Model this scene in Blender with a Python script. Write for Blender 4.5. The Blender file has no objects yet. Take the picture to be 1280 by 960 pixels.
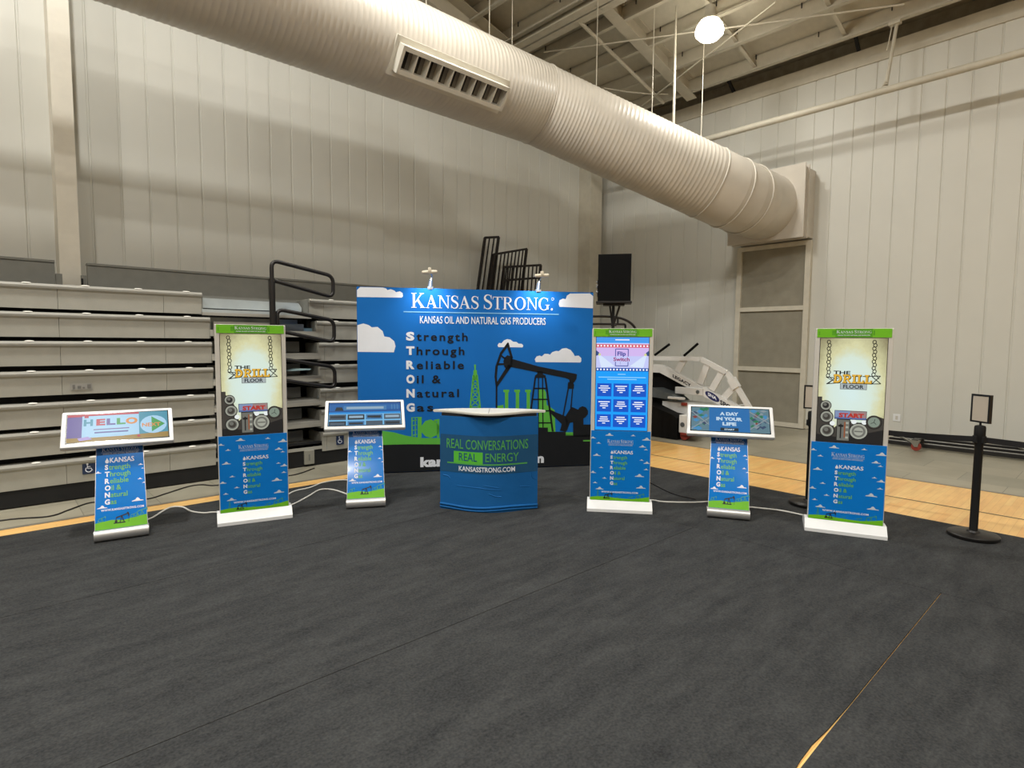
import bpy, bmesh, math, random
from mathutils import Vector, Matrix
random.seed(7)
R = math.radians
S = bpy.context.scene
COL = S.collection

# ------------------------------------------------------------------ camera, world, lights, exposure
cd = bpy.data.cameras.new('camera'); cam = bpy.data.objects.new('camera', cd); COL.objects.link(cam)
cd.sensor_fit = 'HORIZONTAL'; cd.sensor_width = 36.0; cd.lens = 36.0*719.6/1280
cd.clip_start = .05; cd.clip_end = 200
_y, _p, _r = R(47.473), R(-4.17), R(.415)
F = Vector((math.cos(_p)*math.cos(_y), math.cos(_p)*math.sin(_y), math.sin(_p)))
RT = Vector((math.sin(_y), -math.cos(_y), 0)); UP = RT.cross(F)
r_ = RT*math.cos(_r)+UP*math.sin(_r); u_ = -RT*math.sin(_r)+UP*math.cos(_r)
cam.matrix_world = Matrix(((r_.x, u_.x, -F.x, 0), (r_.y, u_.y, -F.y, 0), (r_.z, u_.z, -F.z, 1.62), (0, 0, 0, 1)))
S.camera = cam
S.view_settings.view_transform = 'Standard'; S.view_settings.look = 'None'
S.view_settings.exposure = 0.1; S.view_settings.gamma = 1.0; S.view_settings.use_curve_mapping = False
w = bpy.data.worlds.new('hall_air'); S.world = w; w.use_nodes = True
w.node_tree.nodes['Background'].inputs[0].default_value = (1, .96, .88, 1)
w.node_tree.nodes['Background'].inputs[1].default_value = .02
LAMP_W = 180.0
LAMP_COL = (1.0, .985, .93)
LAMP_K = [.25, .5, 1.45, .05, .3, 1.2, .05, .25, .7, 1.9, 1.6, 1.0]
LAMPS = [(8.9, 5.03), (4.5, 5.03), (.1, 5.03), (8.9, -.6), (4.5, -.6), (.1, -.6), (8.9, -6.2), (4.5, -6.2), (.1, -6.2), (-4.5, -.6), (-4.5, 5.03), (-4.5, -6.2)]
UPLIGHT = .12
SPOT_W = 16.0

# ------------------------------------------------------------------ materials
def lin(c):
    c = c/255.0
    return c/12.92 if c <= .04045 else ((c+.055)/1.055)**2.4
def rgb(r, g, b): return (lin(r), lin(g), lin(b), 1)
MATS = {}
def mat(name, col, rough=.6, metal=0, var=.06, scale=8, bump=0, bscale=60, emit=0, spec=.5, coat=0):
    if name in MATS: return MATS[name]
    m = bpy.data.materials.new(name); m.use_nodes = True; MATS[name] = m
    n = m.node_tree.nodes; l = m.node_tree.links; b = n['Principled BSDF']
    b.inputs['Roughness'].default_value = rough; b.inputs['Metallic'].default_value = metal
    b.inputs['Specular IOR Level'].default_value = spec
    if coat: b.inputs['Coat Weight'].default_value = coat; b.inputs['Coat Roughness'].default_value = .06
    c = rgb(*col)
    if var:
        t = n.new('ShaderNodeTexCoord'); x = n.new('ShaderNodeTexNoise'); x.inputs['Scale'].default_value = scale; x.inputs['Detail'].default_value = 4
        l.new(t.outputs['Object'], x.inputs['Vector'])
        r = n.new('ShaderNodeValToRGB'); l.new(x.outputs['Fac'], r.inputs[0])
        r.color_ramp.elements[0].position = .3; r.color_ramp.elements[1].position = .7
        r.color_ramp.elements[0].color = tuple(v*(1-var) for v in c[:3])+(1,)
        r.color_ramp.elements[1].color = tuple(min(1, v*(1+var)) for v in c[:3])+(1,)
        l.new(r.outputs[0], b.inputs['Base Color'])
    else: b.inputs['Base Color'].default_value = c
    if bump:
        t = n.new('ShaderNodeTexCoord'); x = n.new('ShaderNodeTexNoise'); x.inputs['Scale'].default_value = bscale; x.inputs['Detail'].default_value = 6
        l.new(t.outputs['Object'], x.inputs['Vector'])
        bp = n.new('ShaderNodeBump'); bp.inputs['Strength'].default_value = bump; bp.inputs['Distance'].default_value = .01
        l.new(x.outputs['Fac'], bp.inputs['Height']); l.new(bp.outputs[0], b.inputs['Normal'])
    if emit:
        b.inputs['Emission Color'].default_value = c; b.inputs['Emission Strength'].default_value = emit
    return m
def scr(name, *c, k=.85):                       # a lit screen pixel colour
    m = mat('screen_'+name, c, .3, var=0, emit=k, spec=.12)
    m.node_tree.nodes['Principled BSDF'].inputs['Base Color'].default_value = (.01, .01, .012, 1)
    return m

def carpet_mat():
    m = bpy.data.materials.new('black_carpet'); m.use_nodes = True
    n = m.node_tree.nodes; l = m.node_tree.links; b = n['Principled BSDF']
    b.inputs['Roughness'].default_value = .95; b.inputs['Specular IOR Level'].default_value = .15
    g = n.new('ShaderNodeNewGeometry')
    mp = n.new('ShaderNodeMapping'); mp.inputs['Scale'].default_value = (1, 3.2, 1); l.new(g.outputs['Position'], mp.inputs['Vector'])
    a = n.new('ShaderNodeTexNoise'); a.inputs['Scale'].default_value = 2.2; a.inputs['Detail'].default_value = 9; a.inputs['Roughness'].default_value = .72
    l.new(mp.outputs[0], a.inputs['Vector'])
    f = n.new('ShaderNodeTexNoise'); f.inputs['Scale'].default_value = 90; f.inputs['Detail'].default_value = 3
    l.new(g.outputs['Position'], f.inputs['Vector'])
    mx = n.new('ShaderNodeMix'); mx.data_type = 'FLOAT'; mx.inputs['Factor'].default_value = .45
    l.new(a.outputs['Fac'], mx.inputs['A']); l.new(f.outputs['Fac'], mx.inputs['B'])
    r = n.new('ShaderNodeValToRGB'); l.new(mx.outputs['Result'], r.inputs[0])
    r.color_ramp.elements[0].position = .34; r.color_ramp.elements[0].color = rgb(40, 41, 43)
    r.color_ramp.elements[1].position = .68; r.color_ramp.elements[1].color = rgb(72, 73, 73)
    l.new(r.outputs[0], b.inputs['Base Color'])
    bp = n.new('ShaderNodeBump'); bp.inputs['Strength'].default_value = .5; bp.inputs['Distance'].default_value = .01
    l.new(mx.outputs['Result'], bp.inputs['Height']); l.new(bp.outputs[0], b.inputs['Normal'])
    return m
def wood_mat():
    m = bpy.data.materials.new('maple_court'); m.use_nodes = True
    n = m.node_tree.nodes; l = m.node_tree.links; b = n['Principled BSDF']
    b.inputs['Roughness'].default_value = .28
    g = n.new('ShaderNodeNewGeometry')
    br = n.new('ShaderNodeTexBrick'); br.inputs['Scale'].default_value = 1; br.inputs['Brick Width'].default_value = .8; br.inputs['Row Height'].default_value = .057
    br.inputs['Mortar Size'].default_value = .0012; br.inputs['Color1'].default_value = rgb(255, 211, 134); br.inputs['Color2'].default_value = rgb(250, 194, 116); br.inputs['Mortar'].default_value = rgb(226, 168, 96)
    l.new(g.outputs['Position'], br.inputs['Vector'])
    mp = n.new('ShaderNodeMapping'); mp.inputs['Scale'].default_value = (1.2, 6, 1); l.new(g.outputs['Position'], mp.inputs['Vector'])
    a = n.new('ShaderNodeTexNoise'); a.inputs['Scale'].default_value = 2.5; a.inputs['Detail'].default_value = 6; l.new(mp.outputs[0], a.inputs['Vector'])
    r = n.new('ShaderNodeValToRGB'); l.new(a.outputs['Fac'], r.inputs[0])
    r.color_ramp.elements[0].position = .3; r.color_ramp.elements[0].color = (.8, .76, .7, 1); r.color_ramp.elements[1].position = .7; r.color_ramp.elements[1].color = (1, 1, 1, 1)
    mx = n.new('ShaderNodeMix'); mx.data_type = 'RGBA'; mx.blend_type = 'MULTIPLY'; mx.inputs['Factor'].default_value = .8
    l.new(br.outputs['Color'], mx.inputs['A']); l.new(r.outputs[0], mx.inputs['B']); l.new(mx.outputs['Result'], b.inputs['Base Color'])
    return m
def concrete_mat():
    m = bpy.data.materials.new('grey_floor_tile'); m.use_nodes = True
    n = m.node_tree.nodes; l = m.node_tree.links; b = n['Principled BSDF']
    b.inputs['Roughness'].default_value = .4
    g = n.new('ShaderNodeNewGeometry')
    br = n.new('ShaderNodeTexBrick'); br.inputs['Scale'].default_value = 1; br.inputs['Brick Width'].default_value = .95; br.inputs['Row Height'].default_value = .62
    br.inputs['Mortar Size'].default_value = .004; br.inputs['Color1'].default_value = rgb(172, 166, 148); br.inputs['Color2'].default_value = rgb(158, 154, 138); br.inputs['Mortar'].default_value = rgb(128, 124, 110)
    mp = n.new('ShaderNodeMapping'); mp.inputs['Rotation'].default_value = (0, 0, R(90)); l.new(g.outputs['Position'], mp.inputs['Vector']); l.new(mp.outputs[0], br.inputs['Vector'])
    a = n.new('ShaderNodeTexNoise'); a.inputs['Scale'].default_value = 1.7; a.inputs['Detail'].default_value = 6; l.new(g.outputs['Position'], a.inputs['Vector'])
    r = n.new('ShaderNodeValToRGB'); l.new(a.outputs['Fac'], r.inputs[0])
    r.color_ramp.elements[0].position = .35; r.color_ramp.elements[0].color = (.78, .77, .74, 1); r.color_ramp.elements[1].position = .65; r.color_ramp.elements[1].color = (1, 1, 1, 1)
    mx = n.new('ShaderNodeMix'); mx.data_type = 'RGBA'; mx.blend_type = 'MULTIPLY'; mx.inputs['Factor'].default_value = .8
    l.new(br.outputs['Color'], mx.inputs['A']); l.new(r.outputs[0], mx.inputs['B']); l.new(mx.outputs['Result'], b.inputs['Base Color'])
    return m
def parchment_mat():                            # the picture shown on the two game kiosks
    m = scr('parchment', 225, 236, 215); n = m.node_tree.nodes; l = m.node_tree.links; b = n['Principled BSDF']
    t = n.new('ShaderNodeTexCoord'); a = n.new('ShaderNodeTexNoise'); a.inputs['Scale'].default_value = 7; a.inputs['Detail'].default_value = 8; a.inputs['Roughness'].default_value = .75
    l.new(t.outputs['Object'], a.inputs['Vector'])
    s = n.new('ShaderNodeSeparateXYZ'); l.new(t.outputs['Object'], s.inputs[0])
    # the paper of the picture is burnt towards its rim: distance from the middle of the sheet
    dx = n.new('ShaderNodeMath'); dx.operation = 'MULTIPLY'; dx.inputs[1].default_value = 3.4; l.new(s.outputs['X'], dx.inputs[0])
    dz = n.new('ShaderNodeMath'); dz.operation = 'MULTIPLY_ADD'; dz.inputs[1].default_value = 1.9; dz.inputs[2].default_value = -1.9*1.22; l.new(s.outputs['Z'], dz.inputs[0])
    cv = n.new('ShaderNodeCombineXYZ'); l.new(dx.outputs[0], cv.inputs[0]); l.new(dz.outputs[0], cv.inputs[1])
    ln = n.new('ShaderNodeVectorMath'); ln.operation = 'LENGTH'; l.new(cv.outputs[0], ln.inputs[0])
    ad = n.new('ShaderNodeMath'); ad.operation = 'MULTIPLY_ADD'; ad.inputs[1].default_value = .5; l.new(a.outputs['Fac'], ad.inputs[0]); l.new(ln.outputs['Value'], ad.inputs[2])
    r = n.new('ShaderNodeValToRGB'); l.new(ad.outputs[0], r.inputs[0]); e = r.color_ramp.elements
    e[0].position = .35; e[0].color = rgb(222, 244, 240); e[1].position = 1.2; e[1].color = rgb(222, 220, 172)
    q = e.new(.78); q.color = rgb(222, 238, 222)
    k = n.new('ShaderNodeValToRGB'); l.new(ad.outputs[0], k.inputs[0])
    mr = n.new('ShaderNodeMapRange'); mr.inputs['From Min'].default_value = 1.0; mr.inputs['From Max'].default_value = 1.5; l.new(ad.outputs[0], mr.inputs['Value'])
    mx = n.new('ShaderNodeMix'); mx.data_type = 'RGBA'; l.new(mr.outputs[0], mx.inputs['Factor']); l.new(r.outputs[0], mx.inputs['A']); mx.inputs['B'].default_value = rgb(120, 108, 78)
    l.new(mx.outputs['Result'], b.inputs['Emission Color'])
    return m

WHITE = mat('white_plastic', (236, 237, 238), .35, var=.02)
SILVER = mat('silver_trim', (190, 190, 190), .35, .6, var=.04)
GREY = mat('bleacher_grey', (170, 168, 158), .55, var=.05, bump=.05)
GREYD = mat('bleacher_dark_grey', (122, 122, 116), .6, var=.06)
NOSE = mat('bleacher_nosing', (160, 158, 150), .42, var=.04)
BLACK = mat('black_metal', (24, 22, 22), .4, var=.1)
BLACKM = mat('matt_black', (15, 15, 15), .8, var=.1)
WALLM = mat('wall_panel_paint', (212, 211, 203), .42, var=.025, scale=1.3, spec=.4)
STEELP = mat('painted_steel', (196, 190, 174), .5, var=.05)
DECK = mat('roof_deck', (205, 200, 184), .6, var=.05)
DARKC = mat('dark_insulation', (150, 144, 128), .9, var=.15)
DUCT = mat('duct_paint', (205, 198, 186), .33, var=.05, scale=3, spec=.6)
COLUMN = mat('column_paint', (232, 226, 212), .5, var=.03)
CARPET = carpet_mat(); WOOD = wood_mat(); CONC = concrete_mat()

# ------------------------------------------------------------------ mesh builder
class MB:
    def __init__(s): s.v = []; s.f = []; s.m = []; s.mats = []
    def mi(s, m):
        if m not in s.mats: s.mats.append(m)
        return s.mats.index(m)
    def add(s, vs, fs, m):
        o = len(s.v); k = s.mi(m); s.v += [tuple(v) for v in vs]
        for f in fs: s.f.append([o+i for i in f]); s.m.append(k)
        return s
    def box(s, x0, x1, y0, y1, z0, z1, m, bev=0, M=None):
        bm = bmesh.new(); bmesh.ops.create_cube(bm, size=1)
        for v in bm.verts: v.co = Vector(((x0+x1)/2+v.co.x*(x1-x0), (y0+y1)/2+v.co.y*(y1-y0), (z0+z1)/2+v.co.z*(z1-z0)))
        if bev: bmesh.ops.bevel(bm, geom=bm.edges[:], offset=bev, segments=2, affect='EDGES', profile=.5)
        return s.bm(bm, m, M)
    def bm(s, bm, m, M=None):
        bm.verts.index_update()
        vs = [(M @ v.co) if M else v.co.copy() for v in bm.verts]
        s.add(vs, [[v.index for v in f.verts] for f in bm.faces], m); bm.free(); return s
    def prism(s, prof, axis, a, b, m, M=None):
        """prof: list of 2D points, extruded along axis from a to b. axis 'x': prof=(y,z); 'y': (x,z); 'z': (x,y)"""
        n = len(prof)
        def P(p, t): return {'x': (t, p[0], p[1]), 'y': (p[0], t, p[1]), 'z': (p[0], p[1], t)}[axis]
        vs = [Vector(P(p, a)) for p in prof]+[Vector(P(p, b)) for p in prof]
        if M: vs = [M @ v for v in vs]
        fs = [[i, (i+1) % n, n+(i+1) % n, n+i] for i in range(n)]+[list(range(n))[::-1], list(range(n, 2*n))]
        return s.add(vs, fs, m)
    def tube(s, pts, r, m, seg=10, cap=True):
        pts = [Vector(p) for p in pts]; n = len(pts); rs = r if isinstance(r, (list, tuple)) else [r]*n
        vs = []; fs = []; prev = None
        for i, p in enumerate(pts):
            t = (pts[min(i+1, n-1)]-pts[max(i-1, 0)]).normalized()
            if prev is None:
                a = Vector((0, 0, 1)) if abs(t.z) < .9 else Vector((1, 0, 0))
                u = t.cross(a).normalized()
            else: u = (prev-t*prev.dot(t)).normalized()
            prev = u; v = t.cross(u)
            for k in range(seg):
                a = 2*math.pi*k/seg; vs.append(p+(u*math.cos(a)+v*math.sin(a))*rs[i])
        for i in range(n-1):
            for k in range(seg):
                fs.append([i*seg+k, i*seg+(k+1) % seg, (i+1)*seg+(k+1) % seg, (i+1)*seg+k])
        if cap: fs += [list(range(seg))[::-1], list(range((n-1)*seg, n*seg))]
        return s.add(vs, fs, m)
    def bar(s, a, b, wd, th, m, up=(0, 0, 1)):
        """rectangular bar from a to b; wd across, th along up"""
        a = Vector(a); b = Vector(b); t = (b-a).normalized(); u = t.cross(Vector(up)).normalized(); v = u.cross(t)
        vs = [p+u*(sx*wd/2)+v*(sz*th/2) for p in (a, b) for sx, sz in ((-1, -1), (1, -1), (1, 1), (-1, 1))]
        return s.add(vs, [[0, 1, 2, 3][::-1], [4, 5, 6, 7], [0, 1, 5, 4], [1, 2, 6, 5], [2, 3, 7, 6], [3, 0, 4, 7]], m)
    def lathe(s, prof, m, seg=28, M=None):
        vs = []; fs = []
        for r, z in prof:
            for k in range(seg):
                a = 2*math.pi*k/seg; v = Vector((r*math.cos(a), r*math.sin(a), z)); vs.append(M @ v if M else v)
        for i in range(len(prof)-1):
            for k in range(seg): fs.append([i*seg+k, i*seg+(k+1) % seg, (i+1)*seg+(k+1) % seg, (i+1)*seg+k])
        fs += [list(range(seg))[::-1], list(range((len(prof)-1)*seg, len(prof)*seg))]
        return s.add(vs, fs, m)
    def build(s, name, parent=None, smooth=None, loc=None, rz=None, fix=True):
        me = bpy.data.meshes.new(name); me.from_pydata(s.v, [], s.f)
        for m in s.mats: me.materials.append(m)
        for p, k in zip(me.polygons, s.m): p.material_index = k
        me.validate(); me.update()
        if fix:
            bm = bmesh.new(); bm.from_mesh(me); bmesh.ops.recalc_face_normals(bm, faces=bm.faces[:]); bm.to_mesh(me); bm.free()
        if smooth:
            for p in me.polygons: p.use_smooth = True
            bm = bmesh.new(); bm.from_mesh(me)
            for e in bm.edges:
                if len(e.link_faces) == 2 and e.calc_face_angle(0) > R(smooth): e.smooth = False
            bm.to_mesh(me); bm.free()
        o = bpy.data.objects.new(name, me); COL.objects.link(o)
        if parent: o.parent = parent
        if loc: o.location = loc
        if rz is not None: o.rotation_euler[2] = rz
        return o
def tag(o, label=None, cat=None, group=None, kind=None):
    if label: o['label'] = label
    if cat: o['category'] = cat
    if group: o['group'] = group
    if kind: o['kind'] = kind
    return o
def thing(name, label, cat, loc=(0, 0, 0), rz=0, group=None):
    o = bpy.data.objects.new(name, None); o.empty_display_size = .2; COL.objects.link(o); o.location = loc; o.rotation_euler[2] = rz
    return tag(o, label, cat, group)
def struct(mb, name, **k): return tag(mb.build(name, **k), kind='structure')
def copy_tree(o, parent=None):
    c = o.copy(); COL.objects.link(c)
    if parent: c.parent = parent
    for ch in list(o.children): copy_tree(ch, c)
    return c
def smooth_path(pts, n=6):
    P = [Vector(p) for p in pts]; P = [P[0]*2-P[1]]+P+[P[-1]*2-P[-2]]; out = []
    for i in range(1, len(P)-2):
        for k in range(n):
            t = k/n; a, b, c, d = P[i-1:i+3]
            out.append(.5*((2*b)+(c-a)*t+(2*a-5*b+4*c-d)*t*t+(3*b-a-3*c+d)*t**3))
    return out+[P[-2]]
def round_path(pts, r, n=6):
    P = [Vector(p) for p in pts]; out = [P[0]]
    for i in range(1, len(P)-1):
        a = (P[i-1]-P[i]); b = (P[i+1]-P[i]); k = min(r, a.length*.49, b.length*.49); A = P[i]+a.normalized()*k; B = P[i]+b.normalized()*k
        for j in range(n+1):
            t = j/n; out.append(A*(1-t)**2+P[i]*2*t*(1-t)+B*t*t)
    return out+[P[-1]]

# ------------------------------------------------------------------ lettering
_TX = {}
def text_geo(s, bold=0.0, spacing=1.0):
    k = (s, bold, spacing)
    if k in _TX: return _TX[k]
    def geo(t):
        c = bpy.data.curves.new('t', 'FONT'); c.body = t; c.size = 1; c.offset = bold; c.space_character = spacing; c.resolution_u = 3
        o = bpy.data.objects.new('t', c); COL.objects.link(o)
        dg = bpy.context.evaluated_depsgraph_get(); me = o.evaluated_get(dg).to_mesh()
        v = [(p.co.x, p.co.y) for p in me.vertices]; f = [list(p.vertices) for p in me.polygons]
        o.evaluated_get(dg).to_mesh_clear(); bpy.data.objects.remove(o); bpy.data.curves.remove(c)
        return v, f
    hv, _ = geo('H'); h0 = min(p[1] for p in hv); H = max(p[1] for p in hv)-h0
    v, f = geo(s); x0 = min(p[0] for p in v)
    v = [((x-x0)/H, (y-h0)/H) for x, y in v]
    _TX[k] = (v, f, max(p[0] for p in v)); return _TX[k]
def ribbon(pts, ws):
    out = []; n = len(pts); L = []; Q = []
    for i, (x, y) in enumerate(pts):
        a = pts[max(i-1, 0)]; b = pts[min(i+1, n-1)]; dx, dy = b[0]-a[0], b[1]-a[1]; d = math.hypot(dx, dy) or 1
        w_ = (ws[i] if isinstance(ws, list) else ws)/2; L.append((x-dy/d*w_, y+dx/d*w_)); Q.append((x+dy/d*w_, y-dx/d*w_))
    for i in range(n-1): out.append([L[i], Q[i], Q[i+1], L[i+1]])
    return out
def rect(x0, x1, y0, y1): return [(x0, y0), (x1, y0), (x1, y1), (x0, y1)]
def arcring(cx, cy, ox, oy, ix, iy, a0, a1, n=20):
    o = []
    for i in range(n):
        a, b = R(a0+(a1-a0)*i/n), R(a0+(a1-a0)*(i+1)/n)
        o.append([(cx+ox*math.cos(a), cy+oy*math.sin(a)), (cx+ox*math.cos(b), cy+oy*math.sin(b)), (cx+ix*math.cos(b), cy+iy*math.sin(b)), (cx+ix*math.cos(a), cy+iy*math.sin(a))])
    return o
def serif_glyph(c):
    sf = .045
    if c == 'K': return [rect(.1, .26, 0, 1), rect(0, .36, 0, sf), rect(0, .36, 1-sf, 1), [(.26, .38), (.3, .34), (.76, .97), (.68, .98)], rect(.58, .88, 1-sf, 1), [(.36, .52), (.47, .62), (.9, .02), (.7, .02)], rect(.62, .96, 0, sf)], .98
    if c == 'A': return [[(.1, .02), (.16, .02), (.46, .9), (.42, 1)], [(.42, 1), (.5, 1), (.86, .02), (.67, .02), (.38, .86)], rect(.24, .66, .3, .35), rect(0, .28, 0, sf), rect(.56, .95, 0, sf)], .96
    if c == 'N': return [rect(.13, .19, 0, 1), rect(.79, .85, 0, 1), [(.08, 1), (.26, 1), (.85, .0), (.82, -.02), (.76, .04)], rect(0, .34, 0, sf), rect(0, .2, 1-sf, 1), rect(.66, .98, 1-sf, 1)], 1.0
    if c == 'T': return [rect(.33, .49, 0, 1), rect(.02, .8, .95, 1), rect(.22, .6, 0, sf), [(.0, .76), (.03, .76), (.08, .96), (.02, .96)], [(.79, .76), (.82, .76), (.8, .96), (.74, .96)]], .84
    if c == 'R': return [rect(.1, .26, 0, 1), rect(0, .36, 0, sf), rect(0, .3, 1-sf, 1)]+arcring(.38, .745, .36, .255, .2, .21, -90, 90)+[rect(.24, .4, .95, 1), rect(.24, .4, .49, .535), [(.36, .5), (.5, .52), (.9, .02), (.7, .02)], rect(.66, .94, 0, sf)], .94
    if c == 'O': return arcring(.5, .5, .48, .52, .31, .475, 0, 360, 32), 1.02
    if c == 'G': return arcring(.5, .5, .48, .52, .31, .475, 48, 318, 28)+[rect(.72, .88, .06, .44), rect(.6, .98, .4, .44), [(.78, .7), (.82, .7), (.84, 1), (.78, .9)]], 1.02
    if c == 'S':
        P = [(.58, .76), (.5, .93), (.33, .985), (.17, .92), (.11, .76), (.19, .62), (.35, .53), (.5, .43), (.58, .28), (.5, .09), (.32, .015), (.15, .08), (.07, .26)]
        W = [.03, .05, .06, .1, .13, .16, .17, .16, .13, .1, .06, .05, .03]
        return ribbon([tuple(v[:2]) for v in smooth_path([(x, y, 0) for x, y in P], 3)], [W[min(i//3, 12)]+(W[min(i//3+1, 12)]-W[min(i//3, 12)])*(i % 3)/3 for i in range(37)])+[rect(.56, .6, .7, .98), rect(.05, .09, .02, .3)], .66
    if c == '.': return arcring(.12, .07, .08, .085, .001, .001, 0, 360, 10), .24
    return [], .3
def serif_text(s, small=.8):
    x = 0; out = []; start = True
    for c in s:
        if c == ' ': x += .3; start = True; continue
        g, a = serif_glyph(c); k = 1.0 if start or c == '.' else small
        for p in g: out.append([(x+px*k, py*k) for px, py in p])
        x += (a+.02)*k; start = False
    return out, x

class Canvas(MB):
    """printed or lit pictures: flat shapes layered on a panel, x right, y up"""
    def __init__(s, fmap, eps=.0006): super().__init__(); s.map = fmap; s.eps = eps
    def poly(s, pts, m, L=1):
        A = sum(pts[i][0]*pts[(i+1) % len(pts)][1]-pts[(i+1) % len(pts)][0]*pts[i][1] for i in range(len(pts)))
        if A < 0: pts = pts[::-1]
        s.add([s.map(x, y, L*s.eps) for x, y in pts], [list(range(len(pts)))], m)
    def polys(s, ps, m, L=1, ox=0, oy=0, sx=1, sy=None):
        sy = sx if sy is None else sy
        for p in ps: s.poly([(ox+x*sx, oy+y*sy) for x, y in p], m, L)
    def rect(s, x0, x1, y0, y1, m, L=1, nx=1, ny=1):
        for i in range(nx):
            for j in range(ny):
                s.poly(rect(x0+(x1-x0)*i/nx, x0+(x1-x0)*(i+1)/nx, y0+(y1-y0)*j/ny, y0+(y1-y0)*(j+1)/ny), m, L)
    def disc(s, cx, cy, rx, m, L=1, ry=None, n=20):
        ry = ry or rx; s.poly([(cx+rx*math.cos(2*math.pi*i/n), cy+ry*math.sin(2*math.pi*i/n)) for i in range(n)], m, L)
    def ring(s, cx, cy, r, wd, m, L=1, ry=None, n=18):
        ry = ry or r; s.polys(arcring(cx, cy, r, ry, r-wd, ry-wd, 0, 360, n), m, L)
    def line(s, pts, wd, m, L=1): s.polys(ribbon(pts, wd), m, L)
    def text(s, t, x, y, h, m, L=2, width=None, bold=0.0, spacing=1.0, align='l', shear=0):
        v, f, W = text_geo(t, bold, spacing); sx = (width/W) if width else h
        if align == 'c': x -= W*sx/2
        s.add([s.map(x+px*sx+py*h*shear, y+py*h, L*s.eps) for px, py in v], f, m)
    def serif(s, t, x, y, h, m, L=2, width=None, align='l', small=.8):
        ps, W = serif_text(t, small); sx = width/W if width else h
        if align == 'c': x -= W*sx/2
        s.polys(ps, m, L, x, y, sx, h)
    def cloud(s, cx, cy, wd, m, L=1, x0=-9, x1=9):
        h = wd*.34
        base = [(-.5, 0), (.5, 0), (.48, .16), (.32, .24), (.22, .3), (.16, .62), (.02, .95), (-.1, .8), (-.16, .5), (-.26, .34), (-.42, .22)]
        s.poly([(min(max(cx+a*wd, x0), x1), cy-h/2+b*h) for a, b in base], m, L)
def flat(y0=0.0): return lambda x, y, e: Vector((x, y0-e, y))

# ================================================================== THE SETTING
XR, YL = 11.6, 9.45            # inner faces of the right and the left wall
ROOFS = .25
def roof(x): return 6.745+ROOFS*(10.95-x)        # underside of the purlins

m = MB(); m.box(-16, 12.2, -16, 10, -.2, -.012, CONC); struct(m, 'floor')
m = MB(); m.box(-15, 8.15, -15, 6.42, -.02, 0, WOOD)
lm = mat('court_line', (70, 62, 50), .4, var=0)
m.box(7.085, 7.11, -15, 6.42, -.001, .0012, lm); m.box(8.15, 8.2, -15, 6.47, -.02, .004, mat('metal_threshold', (150, 146, 136), .4, .5)); m.box(-15, 8.2, 6.42, 6.47, -.02, .004, MATS['metal_threshold'])
struct(m, 'floor_wood_court')

def ribbed(x0, x1, pitch, start, mk, depth=.014, wd=.018):
    """outline of a wall of steel panels: flats with a narrow groove at every joint"""
    P = [(x0, 0)]; x = start
    while x < x1-.05:
        if x > x0+.05: P += [(x-wd/2-.006, 0), (x-wd/2, depth), (x+wd/2, depth), (x+wd/2+.006, 0)]
        x += pitch
    P.append((x1, 0)); return P
m = MB()
P = ribbed(-16, 11.75, .333, .14-.333*48, None)
m.prism([(x, YL+d) for x, d in P]+[(11.75, YL+.2), (-16, YL+.2)], 'z', -.02, 12.5, WALLM)
struct(m, 'wall_left')
m = MB()
P = ribbed(-16, YL, .333, 1.69-.333*53, None)
m.prism([(XR+d, y) for y, d in P]+[(XR+.2, YL), (XR+.2, -16)], 'z', -.02, 6.77, WALLM)
struct(m, 'wall_right')
m = MB(); m.box(-16.2, -16, -16, 10, -.02, 14, WALLM); struct(m, 'wall_back')
m = MB(); m.box(-16, 12, -16.2, -16, -.02, 14, WALLM); struct(m, 'wall_front')
m = MB(); m.box(XR-.03, XR+.01, -16, YL, 6.49, 6.585, STEELP); m.box(XR-.012, XR+.01, -16, YL, 6.585, 6.77, STEELP); struct(m, 'trim_1')
m = MB(); m.box(XR-.015, XR+.01, 5.8, YL, 0, .1, STEELP); m.box(XR-.015, XR+.01, -16, 4.3, 0, .1, STEELP); struct(m, 'baseboard_right')
m = MB(); m.box(XR+.25, XR+.4, -16, YL, 6.3, 7.6, DARKC)
m.box(11.0, XR+.3, -16, YL, 7.08, 7.14, DARKC)
for y in (-3.2, -.6, 1.6, 3.7, 6.0, 8.2): m.bar((XR+.2, y, 6.72), (11.0, y-.1, 7.02), .05, .06, BLACKM)
struct(m, 'wall_right_eave')
# ceiling deck, purlins, rafters, girder, rods
m = MB(); z0 = roof(11.3)+.3; z1 = roof(-16)+.3
m.prism([(11.3, z0), (11.3, z0+.08), (-16, z1+.08), (-16, z1)], 'y', -16, YL+.1, DECK); struct(m, 'ceiling')
def zpurlin(x):
    m = MB(); z = roof(x)
    m.box(x-.006, x+.006, -15.9, YL-.02, z, z+.27, STEELP)
    m.box(x-.075, x+.006, -15.9, YL-.02, z-.006, z+.006, STEELP); m.box(x-.075, x-.063, -15.9, YL-.02, z, z+.03, STEELP)
    m.box(x-.006, x+.08, -15.9, YL-.02, z+.262, z+.28, STEELP)
    if x > 5:
        for k in range(9): m.box(x-.02, x-.005, 1.1*k-.3, 1.1*k-.285, z+.2, z+.285, BLACK)
    return struct(m, 'ceiling_purlin')
for k in range(28): zpurlin(10.95-.76*k)
def sloped_beam(name, y, x0, x1, off, wd, dep):
    m = MB(); a = Vector((x0, y, roof(x0)+off)); b = Vector((x1, y, roof(x1)+off)); up = Vector((ROOFS, 0, 1)).normalized()
    m.bar(a, b, wd, .018, STEELP, up); m.bar(a+up*dep, b+up*dep, wd, .018, STEELP, up); m.bar(a+up*dep/2, b+up*dep/2, .014, dep, STEELP, up)
    return struct(m, name)
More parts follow.
